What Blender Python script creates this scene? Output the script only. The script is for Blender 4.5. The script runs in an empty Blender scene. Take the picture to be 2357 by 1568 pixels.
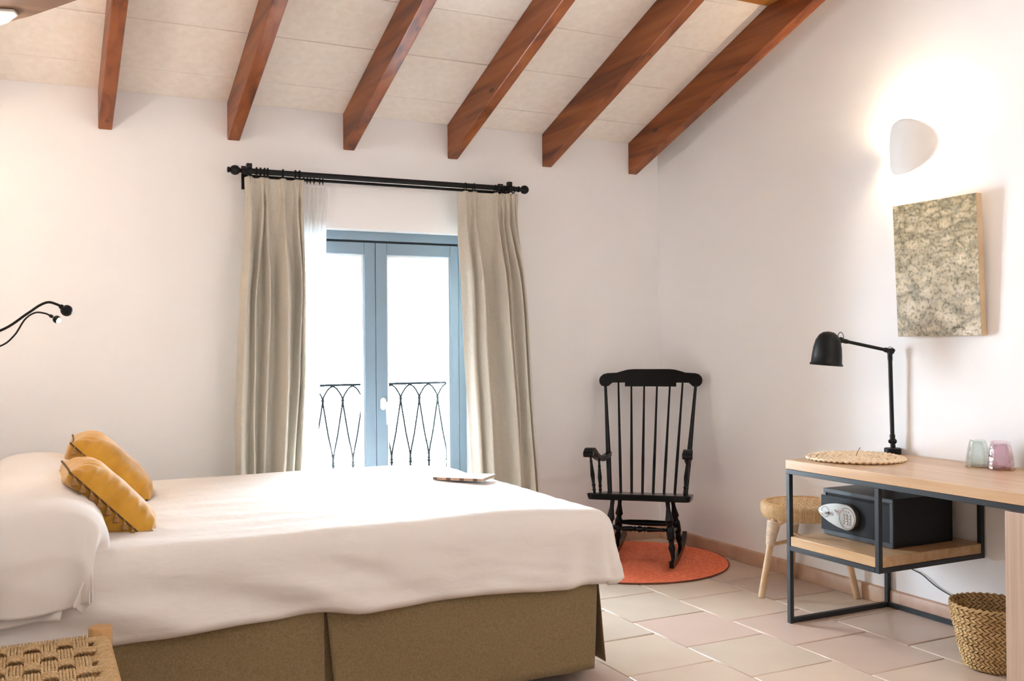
import bpy, math, random
import numpy as np
from mathutils import Vector, Matrix, noise
random.seed(7)
PI = math.pi
scene = bpy.context.scene
COL = scene.collection

# ------------------------------------------------------------------ camera
CAM = Vector((-3.5658, -5.1002, 1.22))
F_PX, YAW, PITCH, ROLL = 2224.76, 0.45915, 0.006226, -0.008173
fw = Vector((math.sin(YAW) * math.cos(PITCH), math.cos(YAW) * math.cos(PITCH), math.sin(PITCH)))
rt = Vector((math.cos(YAW), -math.sin(YAW), 0)); up = rt.cross(fw)
r2 = rt * math.cos(ROLL) + up * math.sin(ROLL); u2 = up * math.cos(ROLL) - rt * math.sin(ROLL)
cd = bpy.data.cameras.new('camera'); cd.sensor_width = 36.0; cd.lens = 36.0 * F_PX / 2357.0
cd.clip_start = 0.05; cd.clip_end = 200
cam = bpy.data.objects.new('camera', cd); COL.objects.link(cam)
m = Matrix.Identity(4)
for i in range(3):
    m[i][0] = r2[i]; m[i][1] = u2[i]; m[i][2] = -fw[i]; m[i][3] = CAM[i]
cam.matrix_world = m
scene.camera = cam

# ------------------------------------------------------------------ world, light, exposure
SKY = 20.5
w = bpy.data.worlds.new('sky'); scene.world = w; w.use_nodes = True
bg = w.node_tree.nodes['Background']; bg.inputs[0].default_value = (0.82, 0.93, 1.05, 1); bg.inputs[1].default_value = SKY
vs = scene.view_settings
vs.view_transform = 'Standard'; vs.look = 'None'; vs.gamma = 1.0; vs.use_curve_mapping = False
vs.exposure = 1.58
scene.cycles.max_bounces = 8; scene.cycles.diffuse_bounces = 6; scene.cycles.glossy_bounces = 3; scene.cycles.transmission_bounces = 6; scene.cycles.transparent_max_bounces = 12
scene.cycles.use_adaptive_sampling = True; scene.cycles.adaptive_threshold = 0.15; scene.cycles.adaptive_min_samples = 20
scene.cycles.sample_clamp_indirect = 12.0; scene.cycles.caustics_refractive = False; scene.cycles.caustics_reflective = False

def portal(name, loc, rot, sx, sy):
    l = bpy.data.lights.new(name, 'AREA'); l.shape = 'RECTANGLE'; l.size = sx; l.size_y = sy
    l.cycles.is_portal = True
    o = bpy.data.objects.new(name, l); o.location = loc; o.rotation_euler = rot; COL.objects.link(o)
portal('door_light_portal', (-1.85, 0.36, 0.95), (-PI / 2, 0, 0), 1.2, 1.95)

# ------------------------------------------------------------------ materials
MATS = {}
def new_mat(name):
    mt = bpy.data.materials.new(name); mt.use_nodes = True
    nt = mt.node_tree; b = nt.nodes['Principled BSDF']
    MATS[name] = mt
    return mt, nt, b
def nd(nt, t, **kw):
    n = nt.nodes.new(t)
    for k, v in kw.items():
        if k.startswith('i_'): n.inputs[k[2:].replace('_', ' ')].default_value = v
        else: setattr(n, k, v)
    return n
def ramp(nt, src, stops):
    r = nt.nodes.new('ShaderNodeValToRGB'); el = r.color_ramp.elements
    while len(el) < len(stops): el.new(0.5)
    for e, (p, c) in zip(el, stops):
        e.position = p; e.color = (c[0], c[1], c[2], 1)
    nt.links.new(src, r.inputs[0]); return r
def M(name, col, rough=.6, metal=0, col2=None, scale=8, stretch=(1, 1, 1), detail=4, lo=.35, hi=.65,
      bump=0, bscale=60, bstretch=None, bdist=.004, spec=.5, sheen=0, coat=0, coords='Object', emit=0, trans=0, wave=0, wscale=0, wdir='X'):
    mt, nt, b = new_mat(name)
    b.inputs['Base Color'].default_value = (*col, 1)
    b.inputs['Roughness'].default_value = rough; b.inputs['Metallic'].default_value = metal
    b.inputs['Specular IOR Level'].default_value = spec
    b.inputs['Sheen Weight'].default_value = sheen; b.inputs['Coat Weight'].default_value = coat
    b.inputs['Transmission Weight'].default_value = trans
    if emit:
        b.inputs['Emission Color'].default_value = (*col, 1); b.inputs['Emission Strength'].default_value = emit
    tc = nd(nt, 'ShaderNodeTexCoord'); mp = nd(nt, 'ShaderNodeMapping'); mp.inputs['Scale'].default_value = stretch
    nt.links.new(tc.outputs[coords], mp.inputs[0])
    if col2:
        n = nd(nt, 'ShaderNodeTexNoise'); n.inputs['Scale'].default_value = scale; n.inputs['Detail'].default_value = detail
        nt.links.new(mp.outputs[0], n.inputs[0])
        r = ramp(nt, n.outputs['Fac'], [(lo, col), (hi, col2)])
        nt.links.new(r.outputs[0], b.inputs['Base Color'])
    if bump:
        mp2 = nd(nt, 'ShaderNodeMapping'); mp2.inputs['Scale'].default_value = bstretch or stretch
        nt.links.new(tc.outputs[coords], mp2.inputs[0])
        if wave:
            n2 = nd(nt, 'ShaderNodeTexWave'); n2.bands_direction = wdir
            n2.inputs['Scale'].default_value = wscale; n2.inputs['Distortion'].default_value = 1.5; n2.inputs['Detail'].default_value = 2
            out = n2.outputs['Fac']
        else:
            n2 = nd(nt, 'ShaderNodeTexNoise'); n2.inputs['Scale'].default_value = bscale; n2.inputs['Detail'].default_value = 3
            out = n2.outputs['Fac']
        nt.links.new(mp2.outputs[0], n2.inputs[0])
        bp = nd(nt, 'ShaderNodeBump'); bp.inputs['Strength'].default_value = bump; bp.inputs['Distance'].default_value = bdist
        nt.links.new(out, bp.inputs['Height']); nt.links.new(bp.outputs[0], b.inputs['Normal'])
    return mt
def wood(name, dark, mid, light, axis='Y', rough=.45, scale=14, knots=True, spec=.4, bump=.15, squeeze=.06):
    mt, nt, b = new_mat(name)
    s = {'X': (squeeze, 1, 1), 'Y': (1, squeeze, 1), 'Z': (1, 1, squeeze)}[axis]
    tc = nd(nt, 'ShaderNodeTexCoord'); mp = nd(nt, 'ShaderNodeMapping'); mp.inputs['Scale'].default_value = s
    nt.links.new(tc.outputs['Object'], mp.inputs[0])
    oi = nd(nt, 'ShaderNodeObjectInfo')
    ad = nd(nt, 'ShaderNodeVectorMath', operation='ADD'); sc = nd(nt, 'ShaderNodeVectorMath', operation='SCALE')
    cx = nd(nt, 'ShaderNodeCombineXYZ')
    for k in range(3): nt.links.new(oi.outputs['Random'], cx.inputs[k])
    nt.links.new(cx.outputs[0], sc.inputs[0]); sc.inputs['Scale'].default_value = 9.0
    nt.links.new(mp.outputs[0], ad.inputs[0]); nt.links.new(sc.outputs[0], ad.inputs[1])
    n = nd(nt, 'ShaderNodeTexNoise'); n.inputs['Scale'].default_value = scale; n.inputs['Detail'].default_value = 6
    n.inputs['Distortion'].default_value = .6
    nt.links.new(ad.outputs[0], n.inputs[0])
    r = ramp(nt, n.outputs['Fac'], [(.3, dark), (.5, mid), (.7, light)])
    last = r.outputs[0]
    if knots:
        mp3 = nd(nt, 'ShaderNodeMapping'); s3 = tuple(.35 if q != 1 else 1 for q in s); mp3.inputs['Scale'].default_value = s3
        ad3 = nd(nt, 'ShaderNodeVectorMath', operation='ADD'); nt.links.new(tc.outputs['Object'], mp3.inputs[0])
        nt.links.new(mp3.outputs[0], ad3.inputs[0]); nt.links.new(sc.outputs[0], ad3.inputs[1])
        v = nd(nt, 'ShaderNodeTexVoronoi'); v.inputs['Scale'].default_value = 9
        nt.links.new(ad3.outputs[0], v.inputs[0])
        k = ramp(nt, v.outputs['Distance'], [(.05, (.12, .10, .09)), (.13, (1, 1, 1))])
        mx = nd(nt, 'ShaderNodeMix', data_type='RGBA', blend_type='MULTIPLY'); mx.inputs[0].default_value = .85
        nt.links.new(last, mx.inputs[6]); nt.links.new(k.outputs[0], mx.inputs[7]); last = mx.outputs[2]
    nt.links.new(last, b.inputs['Base Color'])
    b.inputs['Roughness'].default_value = rough; b.inputs['Specular IOR Level'].default_value = spec
    bp = nd(nt, 'ShaderNodeBump'); bp.inputs['Strength'].default_value = bump; bp.inputs['Distance'].default_value = .003
    nt.links.new(n.outputs['Fac'], bp.inputs['Height']); nt.links.new(bp.outputs[0], b.inputs['Normal'])
    return mt

M('plaster', (.885, .876, .882), rough=.85, bump=.04, bscale=80, bdist=.003, spec=.25)
M('white_paint', (.86, .84, .82), rough=.7)
M('ceiling_board', (.92, .85, .775), rough=.9, col2=(.86, .78, .69), scale=26, lo=.3, hi=.7, bump=.25, bscale=70, bstretch=(1, 1, 1), bdist=.004, spec=.15)
M('ceiling_backing', (.42, .33, .25), rough=.9)
wood('beam_wood', (.10, .022, .006), (.24, .062, .014), (.33, .10, .026), 'Y', rough=.42, scale=16)
wood('purlin_wood_lit', (.30, .11, .02), (.42, .17, .04), (.5, .22, .06), 'X', rough=.42, scale=16, knots=False)  # the sconce's orange light is put into this wood colour
for i, (c, c2) in enumerate([((.67, .51, .43), (.62, .48, .39)), ((.66, .55, .44), (.61, .50, .40)), ((.69, .56, .45), (.64, .51, .41)),
                             ((.60, .45, .38), (.64, .51, .41)), ((.68, .57, .45), (.65, .51, .41))]):
    M('floor_tile_%d' % i, c, rough=.33, col2=c2, scale=5, lo=.3, hi=.75, detail=6, bump=.06, bscale=9, bdist=.01, spec=.4)
M('grout', (.70, .62, .56), rough=.9)
for i, (c, c2) in enumerate([((.55, .32, .21), (.48, .27, .18)), ((.58, .37, .26), (.50, .30, .21)), ((.50, .30, .20), (.57, .38, .25))]):
    M('skirting_tile_%d' % i, c, rough=.4, col2=c2, scale=9, bump=.05, bscale=14, bdist=.01)
M('door_paint', (.20, .28, .35), rough=.45)
M('door_groove', (.03, .04, .05), rough=.6)
M('white_plastic', (.85, .86, .86), rough=.3)
M('bead_white', (.80, .82, .82), rough=.4)
M('railing_iron', (.004, .005, .005), rough=.8, spec=.02)
M('balcony_stone', (.6, .56, .5), rough=.9, col2=(.5, .46, .4), scale=6)
M('rod_iron', (.005, .006, .006), rough=.42, spec=.25)
M('curtain_linen', (.60, .555, .475), rough=.9, col2=(.52, .48, .41), scale=240, lo=.3, hi=.7, stretch=(1, 1, .35), bump=.25, bscale=420, bdist=.001, sheen=.25, spec=.1)
M('bed_cotton', (.75, .705, .675), rough=.85, bump=.45, bscale=7, bstretch=(1, 1, 2.2), bdist=.016, sheen=.15, spec=.15)
M('pillow_cotton', (.76, .71, .675), rough=.85, bump=.2, bscale=9, bstretch=(1.5, 1, 1), bdist=.010, sheen=.15, spec=.15)
M('skirt_linen', (.245, .178, .094), rough=.95, col2=(.195, .138, .070), scale=170, lo=.35, hi=.65, bump=.3, bscale=300, bdist=.0015, spec=.1, sheen=.2)
M('dark_fabric', (.03, .025, .02), rough=.9)
M('mattress_ticking', (.7, .66, .62), rough=.9)
M('mustard_velvet', (.64, .33, .035), rough=.75, col2=(.52, .25, .02), scale=11, lo=.35, hi=.65, bump=.35, bscale=14, bdist=.006, sheen=.6, spec=.2)
M('mustard_fringe', (.36, .19, .06), rough=.8, col2=(.24, .12, .035), scale=90, bump=.4, bscale=120, bdist=.002)
M('mustard_cord', (.12, .06, .02), rough=.8)
M('black_lacquer', (.004, .0045, .005), rough=.25, spec=.22)
M('rug_jute', (.95, .27, .15), rough=.95, col2=(.78, .18, .095), scale=55, lo=.35, hi=.68, bump=.9, bscale=75, bdist=.006, spec=.1)
M('rug_edge', (.16, .05, .03), rough=.95)
wood('oak_top', (.47, .28, .15), (.56, .36, .205), (.64, .44, .27), 'Y', rough=.3, scale=22, knots=False, bump=.05, spec=.45, squeeze=.05)
wood('oak_shelf', (.47, .28, .13), (.56, .36, .19), (.64, .45, .27), 'Y', rough=.35, scale=22, knots=False, bump=.05, squeeze=.05)
wood('laminate_oak', (.42, .29, .21), (.50, .36, .27), (.56, .42, .33), 'Z', rough=.5, scale=60, knots=False, bump=.04, squeeze=.02)
M('steel_black', (.020, .024, .029), rough=.42, spec=.4)
M('safe_paint', (.012, .014, .018), spec=.25, rough=.4, bump=.12, bscale=500, bdist=.0006)
M('safe_rim', (.04, .046, .055), rough=.4, spec=.4)
M('safe_gap', (.003, .003, .003), rough=.8)
M('silver_plastic', (.55, .55, .53), rough=.32, metal=.35)
M('silver_dark', (.07, .065, .06), rough=.4)
M('chrome', (.62, .60, .58), rough=.2, metal=1)
M('logo_red', (.45, .12, .10), rough=.5)
M('lamp_black', (.005, .005, .005), rough=.45, spec=.25)
M('rattan', (.72, .52, .33), rough=.45, col2=(.60, .40, .22), scale=30, stretch=(1, 1, .4), lo=.35, hi=.7, bump=.15, bscale=60, bdist=.002)
M('rattan_skin', (.62, .41, .20), rough=.45, col2=(.74, .55, .33), scale=70, lo=.35, hi=.7, bump=.2, bscale=120, bdist=.0015)
M('rattan_binding', (.80, .68, .55), rough=.5, col2=(.72, .57, .43), scale=60, stretch=(.3, .3, 2), lo=.3, hi=.7)
M('seagrass', (.66, .47, .24), rough=.75, col2=(.44, .28, .12), scale=28, lo=.32, hi=.72, bump=.3, bscale=140, bdist=.002, spec=.25)
M('seagrass_dark', (.11, .06, .025), rough=.85, col2=(.06, .03, .012), scale=60)
M('seagrass_pale', (.82, .66, .48), rough=.75, col2=(.66, .50, .33), scale=40, lo=.35, hi=.7, bump=.35, bscale=150, bdist=.002)
M('rope', (.66, .47, .27), rough=.9, col2=(.54, .36, .18), scale=60, lo=.35, hi=.7, bump=.55, bdist=.004, wave=1, wscale=62, wdir='DIAGONAL', spec=.1)
M('log_wood', (.50, .27, .10), rough=.5, col2=(.58, .35, .15), scale=12, stretch=(1, 1, .2), bump=.1, bscale=30)
M('canvas_edge', (.60, .44, .28), rough=.8, col2=(.52, .37, .22), scale=12)
M('ink', (.10, .085, .06), rough=.8)
M('sconce_plaster', (.78, .76, .74), rough=.7)
M('coaster_cork', (.52, .27, .12), rough=.7, col2=(.42, .2, .09), scale=60)
M('note_cover', (.66, .68, .68), rough=.5, col2=(.58, .62, .62), scale=5)
M('note_paper', (.62, .47, .36), rough=.8)
M('note_band_light', (.56, .36, .25), rough=.7)
M('note_band_dark', (.16, .09, .06), rough=.7)
M('cable_black', (.010, .010, .010), rough=.5)
M('bulb_glow', (1.0, .86, .62), emit=3)
M('fan_fill_glow', (1.0, .92, .85), emit=72)
M('hanging_fill_glow', (1.0, .93, .87), emit=40)
M('lens_glow', (1.0, .88, .66), emit=4)
M('fan_white', (.82, .80, .78), rough=.4)
wood('fan_walnut', (.15, .075, .038), (.22, .115, .06), (.28, .15, .08), 'X', rough=.5, scale=30, knots=False, squeeze=.08)

def glassmat(name, col, rough=0.0, ior=1.45, bump=0, bscale=20, wave=False, mixt=.0):
    mt, nt, b = new_mat(name)
    b.inputs['Base Color'].default_value = (*col, 1); b.inputs['Roughness'].default_value = rough
    b.inputs['IOR'].default_value = ior; b.inputs['Transmission Weight'].default_value = 1
    out = nt.nodes['Material Output']
    if mixt:
        tr = nd(nt, 'ShaderNodeBsdfTransparent'); tr.inputs[0].default_value = (*col, 1)
        mx = nd(nt, 'ShaderNodeMixShader'); mx.inputs[0].default_value = mixt
        nt.links.new(b.outputs[0], mx.inputs[1]); nt.links.new(tr.outputs[0], mx.inputs[2]); nt.links.new(mx.outputs[0], out.inputs[0])
    if bump:
        tc = nd(nt, 'ShaderNodeTexCoord')
        if wave:
            n = nd(nt, 'ShaderNodeTexWave'); n.bands_direction = 'Z'; n.inputs['Scale'].default_value = bscale; o = n.outputs['Fac']
        else:
            n = nd(nt, 'ShaderNodeTexVoronoi'); n.inputs['Scale'].default_value = bscale; o = n.outputs['Distance']
        nt.links.new(tc.outputs['Object'], n.inputs[0])
        bp = nd(nt, 'ShaderNodeBump'); bp.inputs['Strength'].default_value = bump; bp.inputs['Distance'].default_value = .004
        nt.links.new(o, bp.inputs['Height']); nt.links.new(bp.outputs[0], b.inputs['Normal'])
glassmat('green_glass', (.90, .95, .94), bump=.35, bscale=60, wave=True, mixt=.55)
glassmat('purple_glass', (.92, .80, .84), bump=.8, bscale=55, mixt=.5)
def pane_mat():
    mt, nt, b = new_mat('window_glass')
    tr = nd(nt, 'ShaderNodeBsdfTransparent'); tr.inputs[0].default_value = (.97, .99, .99, 1)
    gl = nd(nt, 'ShaderNodeBsdfGlossy'); gl.inputs['Roughness'].default_value = .02
    fr = nd(nt, 'ShaderNodeFresnel'); fr.inputs[0].default_value = 1.3
    mx = nd(nt, 'ShaderNodeMixShader')
    nt.links.new(fr.outputs[0], mx.inputs[0]); nt.links.new(tr.outputs[0], mx.inputs[1]); nt.links.new(gl.outputs[0], mx.inputs[2])
    nt.links.new(mx.outputs[0], nt.nodes['Material Output'].inputs[0])
pane_mat()
def sheer_mat():
    mt, nt, b = new_mat('sheer_voile')
    tr = nd(nt, 'ShaderNodeBsdfTransparent'); tl = nd(nt, 'ShaderNodeBsdfTranslucent'); df = nd(nt, 'ShaderNodeBsdfDiffuse')
    tl.inputs[0].default_value = (.9, .88, .86, 1); df.inputs[0].default_value = (.85, .82, .79, 1)
    a = nd(nt, 'ShaderNodeMixShader'); a.inputs[0].default_value = .55
    nt.links.new(df.outputs[0], a.inputs[1]); nt.links.new(tl.outputs[0], a.inputs[2])
    mx = nd(nt, 'ShaderNodeMixShader'); mx.inputs[0].default_value = .68
    nt.links.new(tr.outputs[0], mx.inputs[1]); nt.links.new(a.outputs[0], mx.inputs[2])
    nt.links.new(mx.outputs[0], nt.nodes['Material Output'].inputs[0])
sheer_mat()
def painting_mat():
    mt, nt, b = new_mat('painted_canvas')
    L = nt.links.new
    tc = nd(nt, 'ShaderNodeTexCoord')
    sep = nd(nt, 'ShaderNodeSeparateXYZ'); L(tc.outputs['Object'], sep.inputs[0])
    hgt = nd(nt, 'ShaderNodeMapRange'); hgt.inputs[1].default_value = 0; hgt.inputs[2].default_value = .59
    L(sep.outputs[2], hgt.inputs[0])
    n0 = nd(nt, 'ShaderNodeTexNoise'); n0.inputs['Scale'].default_value = 14; n0.inputs['Detail'].default_value = 5
    L(tc.outputs['Object'], n0.inputs[0])
    wb = nd(nt, 'ShaderNodeVectorMath', operation='MULTIPLY_ADD'); wb.inputs[1].default_value = (.05, .05, .05)
    L(n0.outputs['Color'], wb.inputs[0]); L(tc.outputs['Object'], wb.inputs[2])
    def vor(sc, st):
        mp = nd(nt, 'ShaderNodeMapping'); mp.inputs['Scale'].default_value = st; L(wb.outputs[0], mp.inputs[0])
        v = nd(nt, 'ShaderNodeTexVoronoi'); v.feature = 'DISTANCE_TO_EDGE'; v.inputs['Scale'].default_value = sc; L(mp.outputs[0], v.inputs[0])
        return ramp(nt, v.outputs['Distance'], [(.0, (.10, .10, .085)), (.10, (.55, .53, .45)), (.3, (1, 1, 1))])
    big = vor(6.5, (1, .9, 1.5)); small = vor(14, (1, .7, 2.2))
    mixv = nd(nt, 'ShaderNodeMix', data_type='RGBA'); L(hgt.outputs[0], mixv.inputs[0]); L(big.outputs[0], mixv.inputs[6]); L(small.outputs[0], mixv.inputs[7])
    n1 = nd(nt, 'ShaderNodeTexNoise'); n1.inputs['Scale'].default_value = 22; n1.inputs['Detail'].default_value = 6; L(tc.outputs['Object'], n1.inputs[0])
    lowc = ramp(nt, n1.outputs['Fac'], [(.28, (.46, .44, .40)), (.42, (.66, .58, .46)), (.58, (.82, .74, .61)), (.75, (.76, .66, .58))])
    topc = ramp(nt, n1.outputs['Fac'], [(.28, (.40, .36, .24)), (.42, (.62, .50, .30)), (.6, (.75, .61, .39)), (.75, (.60, .55, .43))])
    base = nd(nt, 'ShaderNodeMix', data_type='RGBA'); L(hgt.outputs[0], base.inputs[0]); L(lowc.outputs[0], base.inputs[6]); L(topc.outputs[0], base.inputs[7])
    n2 = nd(nt, 'ShaderNodeTexNoise'); n2.inputs['Scale'].default_value = 75; n2.inputs['Detail'].default_value = 5; L(tc.outputs['Object'], n2.inputs[0])
    sp = ramp(nt, n2.outputs['Fac'], [(.36, (.28, .27, .22)), (.48, (.9, .9, .88)), (.64, (1, 1, 1))])
    m1 = nd(nt, 'ShaderNodeMix', data_type='RGBA', blend_type='MULTIPLY'); m1.inputs[0].default_value = .62
    L(base.outputs[2], m1.inputs[6]); L(mixv.outputs[2], m1.inputs[7])
    m2 = nd(nt, 'ShaderNodeMix', data_type='RGBA', blend_type='MULTIPLY'); m2.inputs[0].default_value = .7
    L(m1.outputs[2], m2.inputs[6]); L(sp.outputs[0], m2.inputs[7])
    L(m2.outputs[2], b.inputs['Base Color']); b.inputs['Roughness'].default_value = .75
    bp = nd(nt, 'ShaderNodeBump'); bp.inputs['Strength'].default_value = .4; bp.inputs['Distance'].default_value = .002
    L(n2.outputs['Fac'], bp.inputs['Height']); L(bp.outputs[0], b.inputs['Normal'])
painting_mat()

# ------------------------------------------------------------------ mesh helpers
TF = {}                                    # world matrix of every thing and part, for converting world shapes
def setp(o, label=None, cat=None, group=None, kind=None):
    if label: o['label'] = label
    if cat: o['category'] = cat
    if group: o['group'] = group
    if kind: o['kind'] = kind
    return o
def thing(name, label, cat, loc=(0, 0, 0), rotz=0, group=None):
    o = bpy.data.objects.new(name, None); COL.objects.link(o); o.empty_display_size = .1
    o.location = loc; o.rotation_euler = (0, 0, rotz)
    TF[o.name] = Matrix.Translation(loc) @ Matrix.Rotation(rotz, 4, 'Z')
    return setp(o, label, cat, group)
def link_copy(src, parent, loc=None, rot=None, name=None, mat=None):
    c = src.copy(); COL.objects.link(c); c.parent = parent
    if loc is not None: c.location = loc
    if rot is not None: c.rotation_euler = rot
    return c

class MB:
    def __init__(s): s.v = []; s.f = []; s.mi = []; s.cur = 0
    def add(s, vs, fs):
        b = len(s.v); s.v += [tuple(p) for p in vs]; s.f += [tuple(i + b for i in f) for f in fs]; s.mi += [s.cur] * len(fs)
        return s
    def box(s, x0, x1, y0, y1, z0, z1):
        return s.add([(x0, y0, z0), (x1, y0, z0), (x1, y1, z0), (x0, y1, z0), (x0, y0, z1), (x1, y0, z1), (x1, y1, z1), (x0, y1, z1)],
                     [(0, 3, 2, 1), (4, 5, 6, 7), (0, 1, 5, 4), (1, 2, 6, 5), (2, 3, 7, 6), (3, 0, 4, 7)])
    def hexa(s, p):
        return s.add(p, [(0, 3, 2, 1), (4, 5, 6, 7), (0, 1, 5, 4), (1, 2, 6, 5), (2, 3, 7, 6), (3, 0, 4, 7)])
    def tube(s, pts, r, seg=10, closed=False, flat=1.0, caps=True):
        pts = [Vector(p) for p in pts]; n = len(pts)
        rs = r if isinstance(r, (list, tuple)) else [r] * n
        prev = None; rings = []
        for i, p in enumerate(pts):
            if closed: t = pts[(i + 1) % n] - pts[i - 1]
            else: t = pts[min(i + 1, n - 1)] - pts[max(i - 1, 0)]
            if t.length < 1e-9: t = Vector((0, 0, 1))
            t.normalize()
            if prev is None:
                a = Vector((0, 0, 1)) if abs(t.z) < .9 else Vector((1, 0, 0))
                nrm = t.cross(a).normalized()
            else:
                nrm = prev - t * prev.dot(t)
                nrm = nrm.normalized() if nrm.length > 1e-6 else t.orthogonal().normalized()
            prev = nrm; bn = t.cross(nrm)
            rings.append([p + (nrm * math.cos(2 * PI * k / seg) + bn * flat * math.sin(2 * PI * k / seg)) * rs[i] for k in range(seg)])
        vs = [q for rg in rings for q in rg]; fs = []
        m_ = n if closed else n - 1
        for i in range(m_):
            for k in range(seg):
                a = i * seg + k; b = i * seg + (k + 1) % seg; j = (i + 1) % n
                fs.append((a, b, j * seg + (k + 1) % seg, j * seg + k))
        if not closed and caps:
            fs.append(tuple(range(seg - 1, -1, -1))); fs.append(tuple((n - 1) * seg + k for k in range(seg)))
        return s.add(vs, fs)
    def lathe(s, prof, seg=24, M_=None, cap=True):
        vs = []; fs = []
        for r, z in prof:
            for k in range(seg):
                p = Vector((r * math.cos(2 * PI * k / seg), r * math.sin(2 * PI * k / seg), z)); vs.append(M_ @ p if M_ else p)
        for i in range(len(prof) - 1):
            for k in range(seg):
                fs.append((i * seg + k, i * seg + (k + 1) % seg, (i + 1) * seg + (k + 1) % seg, (i + 1) * seg + k))
        if cap:
            if prof[0][0] > 1e-6: fs.append(tuple(range(seg - 1, -1, -1)))
            if prof[-1][0] > 1e-6: fs.append(tuple((len(prof) - 1) * seg + k for k in range(seg)))
        return s.add(vs, fs)
    def turned(s, a, b, prof, seg=14):
        """lathe between points a and b; prof = [(t 0..1, radius)]"""
        a = Vector(a); b = Vector(b); d = b - a; q = Vector((0, 0, 1)).rotation_difference(d.normalized()).to_matrix().to_4x4()
        return s.lathe([(r, t * d.length) for t, r in prof], seg, Matrix.Translation(a) @ q)
    def sphere(s, c, r, seg=14, rings=8, sc=(1, 1, 1)):
        prof = [(max(1e-5, r * math.sin(PI * i / rings)), -r * math.cos(PI * i / rings)) for i in range(rings + 1)]
        return s.lathe(prof, seg, Matrix.Translation(c) @ Matrix.Diagonal((*sc, 1)), cap=False)
    def prism(s, poly, fn0, fn1):
        n = len(poly); vs = [fn0(p) for p in poly] + [fn1(p) for p in poly]
        fs = [tuple(range(n - 1, -1, -1)), tuple(range(n, 2 * n))] + [(i, (i + 1) % n, n + (i + 1) % n, n + i) for i in range(n)]
        return s.add(vs, fs)
    def grid(s, fn, nu, nv, closeu=False):
        vs = [fn(i / (nu - (0 if closeu else 1)), j / (nv - 1)) for j in range(nv) for i in range(nu)]
        fs = []
        for j in range(nv - 1):
            for i in range(nu if closeu else nu - 1):
                i2 = (i + 1) % nu
                fs.append((j * nu + i, j * nu + i2, (j + 1) * nu + i2, (j + 1) * nu + i))
        return s.add(vs, fs)
    def build(s, name, mat, parent=None, local=False, smooth=True, angle=35, bevel=0, bseg=2, solid=0, subsurf=0, kind=None, label=None):
        me = bpy.data.meshes.new(name)
        vs = s.v
        base = TF.get(parent.name) if parent is not None else None
        if base is not None and not local:
            inv = base.inverted(); vs = [inv @ Vector(p) for p in vs]
        me.from_pydata([tuple(p) for p in vs], [], s.f); me.validate(); me.update()
        for mm in (mat if isinstance(mat, (list, tuple)) else [mat]): me.materials.append(MATS[mm])
        if len(me.materials) > 1 and len(me.polygons) == len(s.mi): me.polygons.foreach_set('material_index', s.mi)
        if smooth:
            me.polygons.foreach_set('use_smooth', [True] * len(me.polygons))
            me.set_sharp_from_angle(angle=math.radians(angle))
        o = bpy.data.objects.new(name, me); COL.objects.link(o)
        if parent is not None:
            o.parent = parent; TF[o.name] = base
        else: TF[o.name] = Matrix.Identity(4)
        if solid:
            md = o.modifiers.new('thickness', 'SOLIDIFY'); md.thickness = solid; md.offset = 0
        if bevel:
            md = o.modifiers.new('bevel', 'BEVEL'); md.width = bevel; md.segments = bseg; md.limit_method = 'ANGLE'; md.angle_limit = math.radians(40)
        if subsurf:
            md = o.modifiers.new('subsurf', 'SUBSURF'); md.levels = subsurf; md.render_levels = subsurf
        if kind: o['kind'] = kind
        if label: o['label'] = label
        return o
def box(*a): return MB().box(*a)
def nz(x, y=0, z=0): return noise.noise(Vector((x, y, z)))
def lerp(a, b, t): return a + (b - a) * t
def sstep(a, b, x):
    t = max(0, min(1, (x - a) / (b - a))); return t * t * (3 - 2 * t)
def bez(p0, p1, p2, p3, n=16):
    p0, p1, p2, p3 = map(Vector, (p0, p1, p2, p3)); out = []
    for i in range(n + 1):
        t = i / n; out.append(p0 * (1 - t) ** 3 + p1 * 3 * t * (1 - t) ** 2 + p2 * 3 * t * t * (1 - t) + p3 * t ** 3)
    return out
def catmull(pts, n=8):
    P = [Vector(p) for p in pts]; P = [P[0] * 2 - P[1]] + P + [P[-1] * 2 - P[-2]]; out = []
    for i in range(1, len(P) - 2):
        for k in range(n):
            t = k / n
            out.append(.5 * ((2 * P[i]) + (P[i + 1] - P[i - 1]) * t + (2 * P[i - 1] - 5 * P[i] + 4 * P[i + 1] - P[i + 2]) * t * t + (3 * P[i] - P[i - 1] - 3 * P[i + 1] + P[i + 2]) * t ** 3))
    out.append(P[-2]); return out

# ================================================================== SETTING
XL, YF = -4.30, -6.60                     # left wall and front wall (behind the camera)
RIDGE = -3.30
def ceil_z(y): return 2.490 + .35 * (-y if y > RIDGE else (y - 2 * RIDGE))
def st(o): o['kind'] = 'structure'; return o
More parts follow.
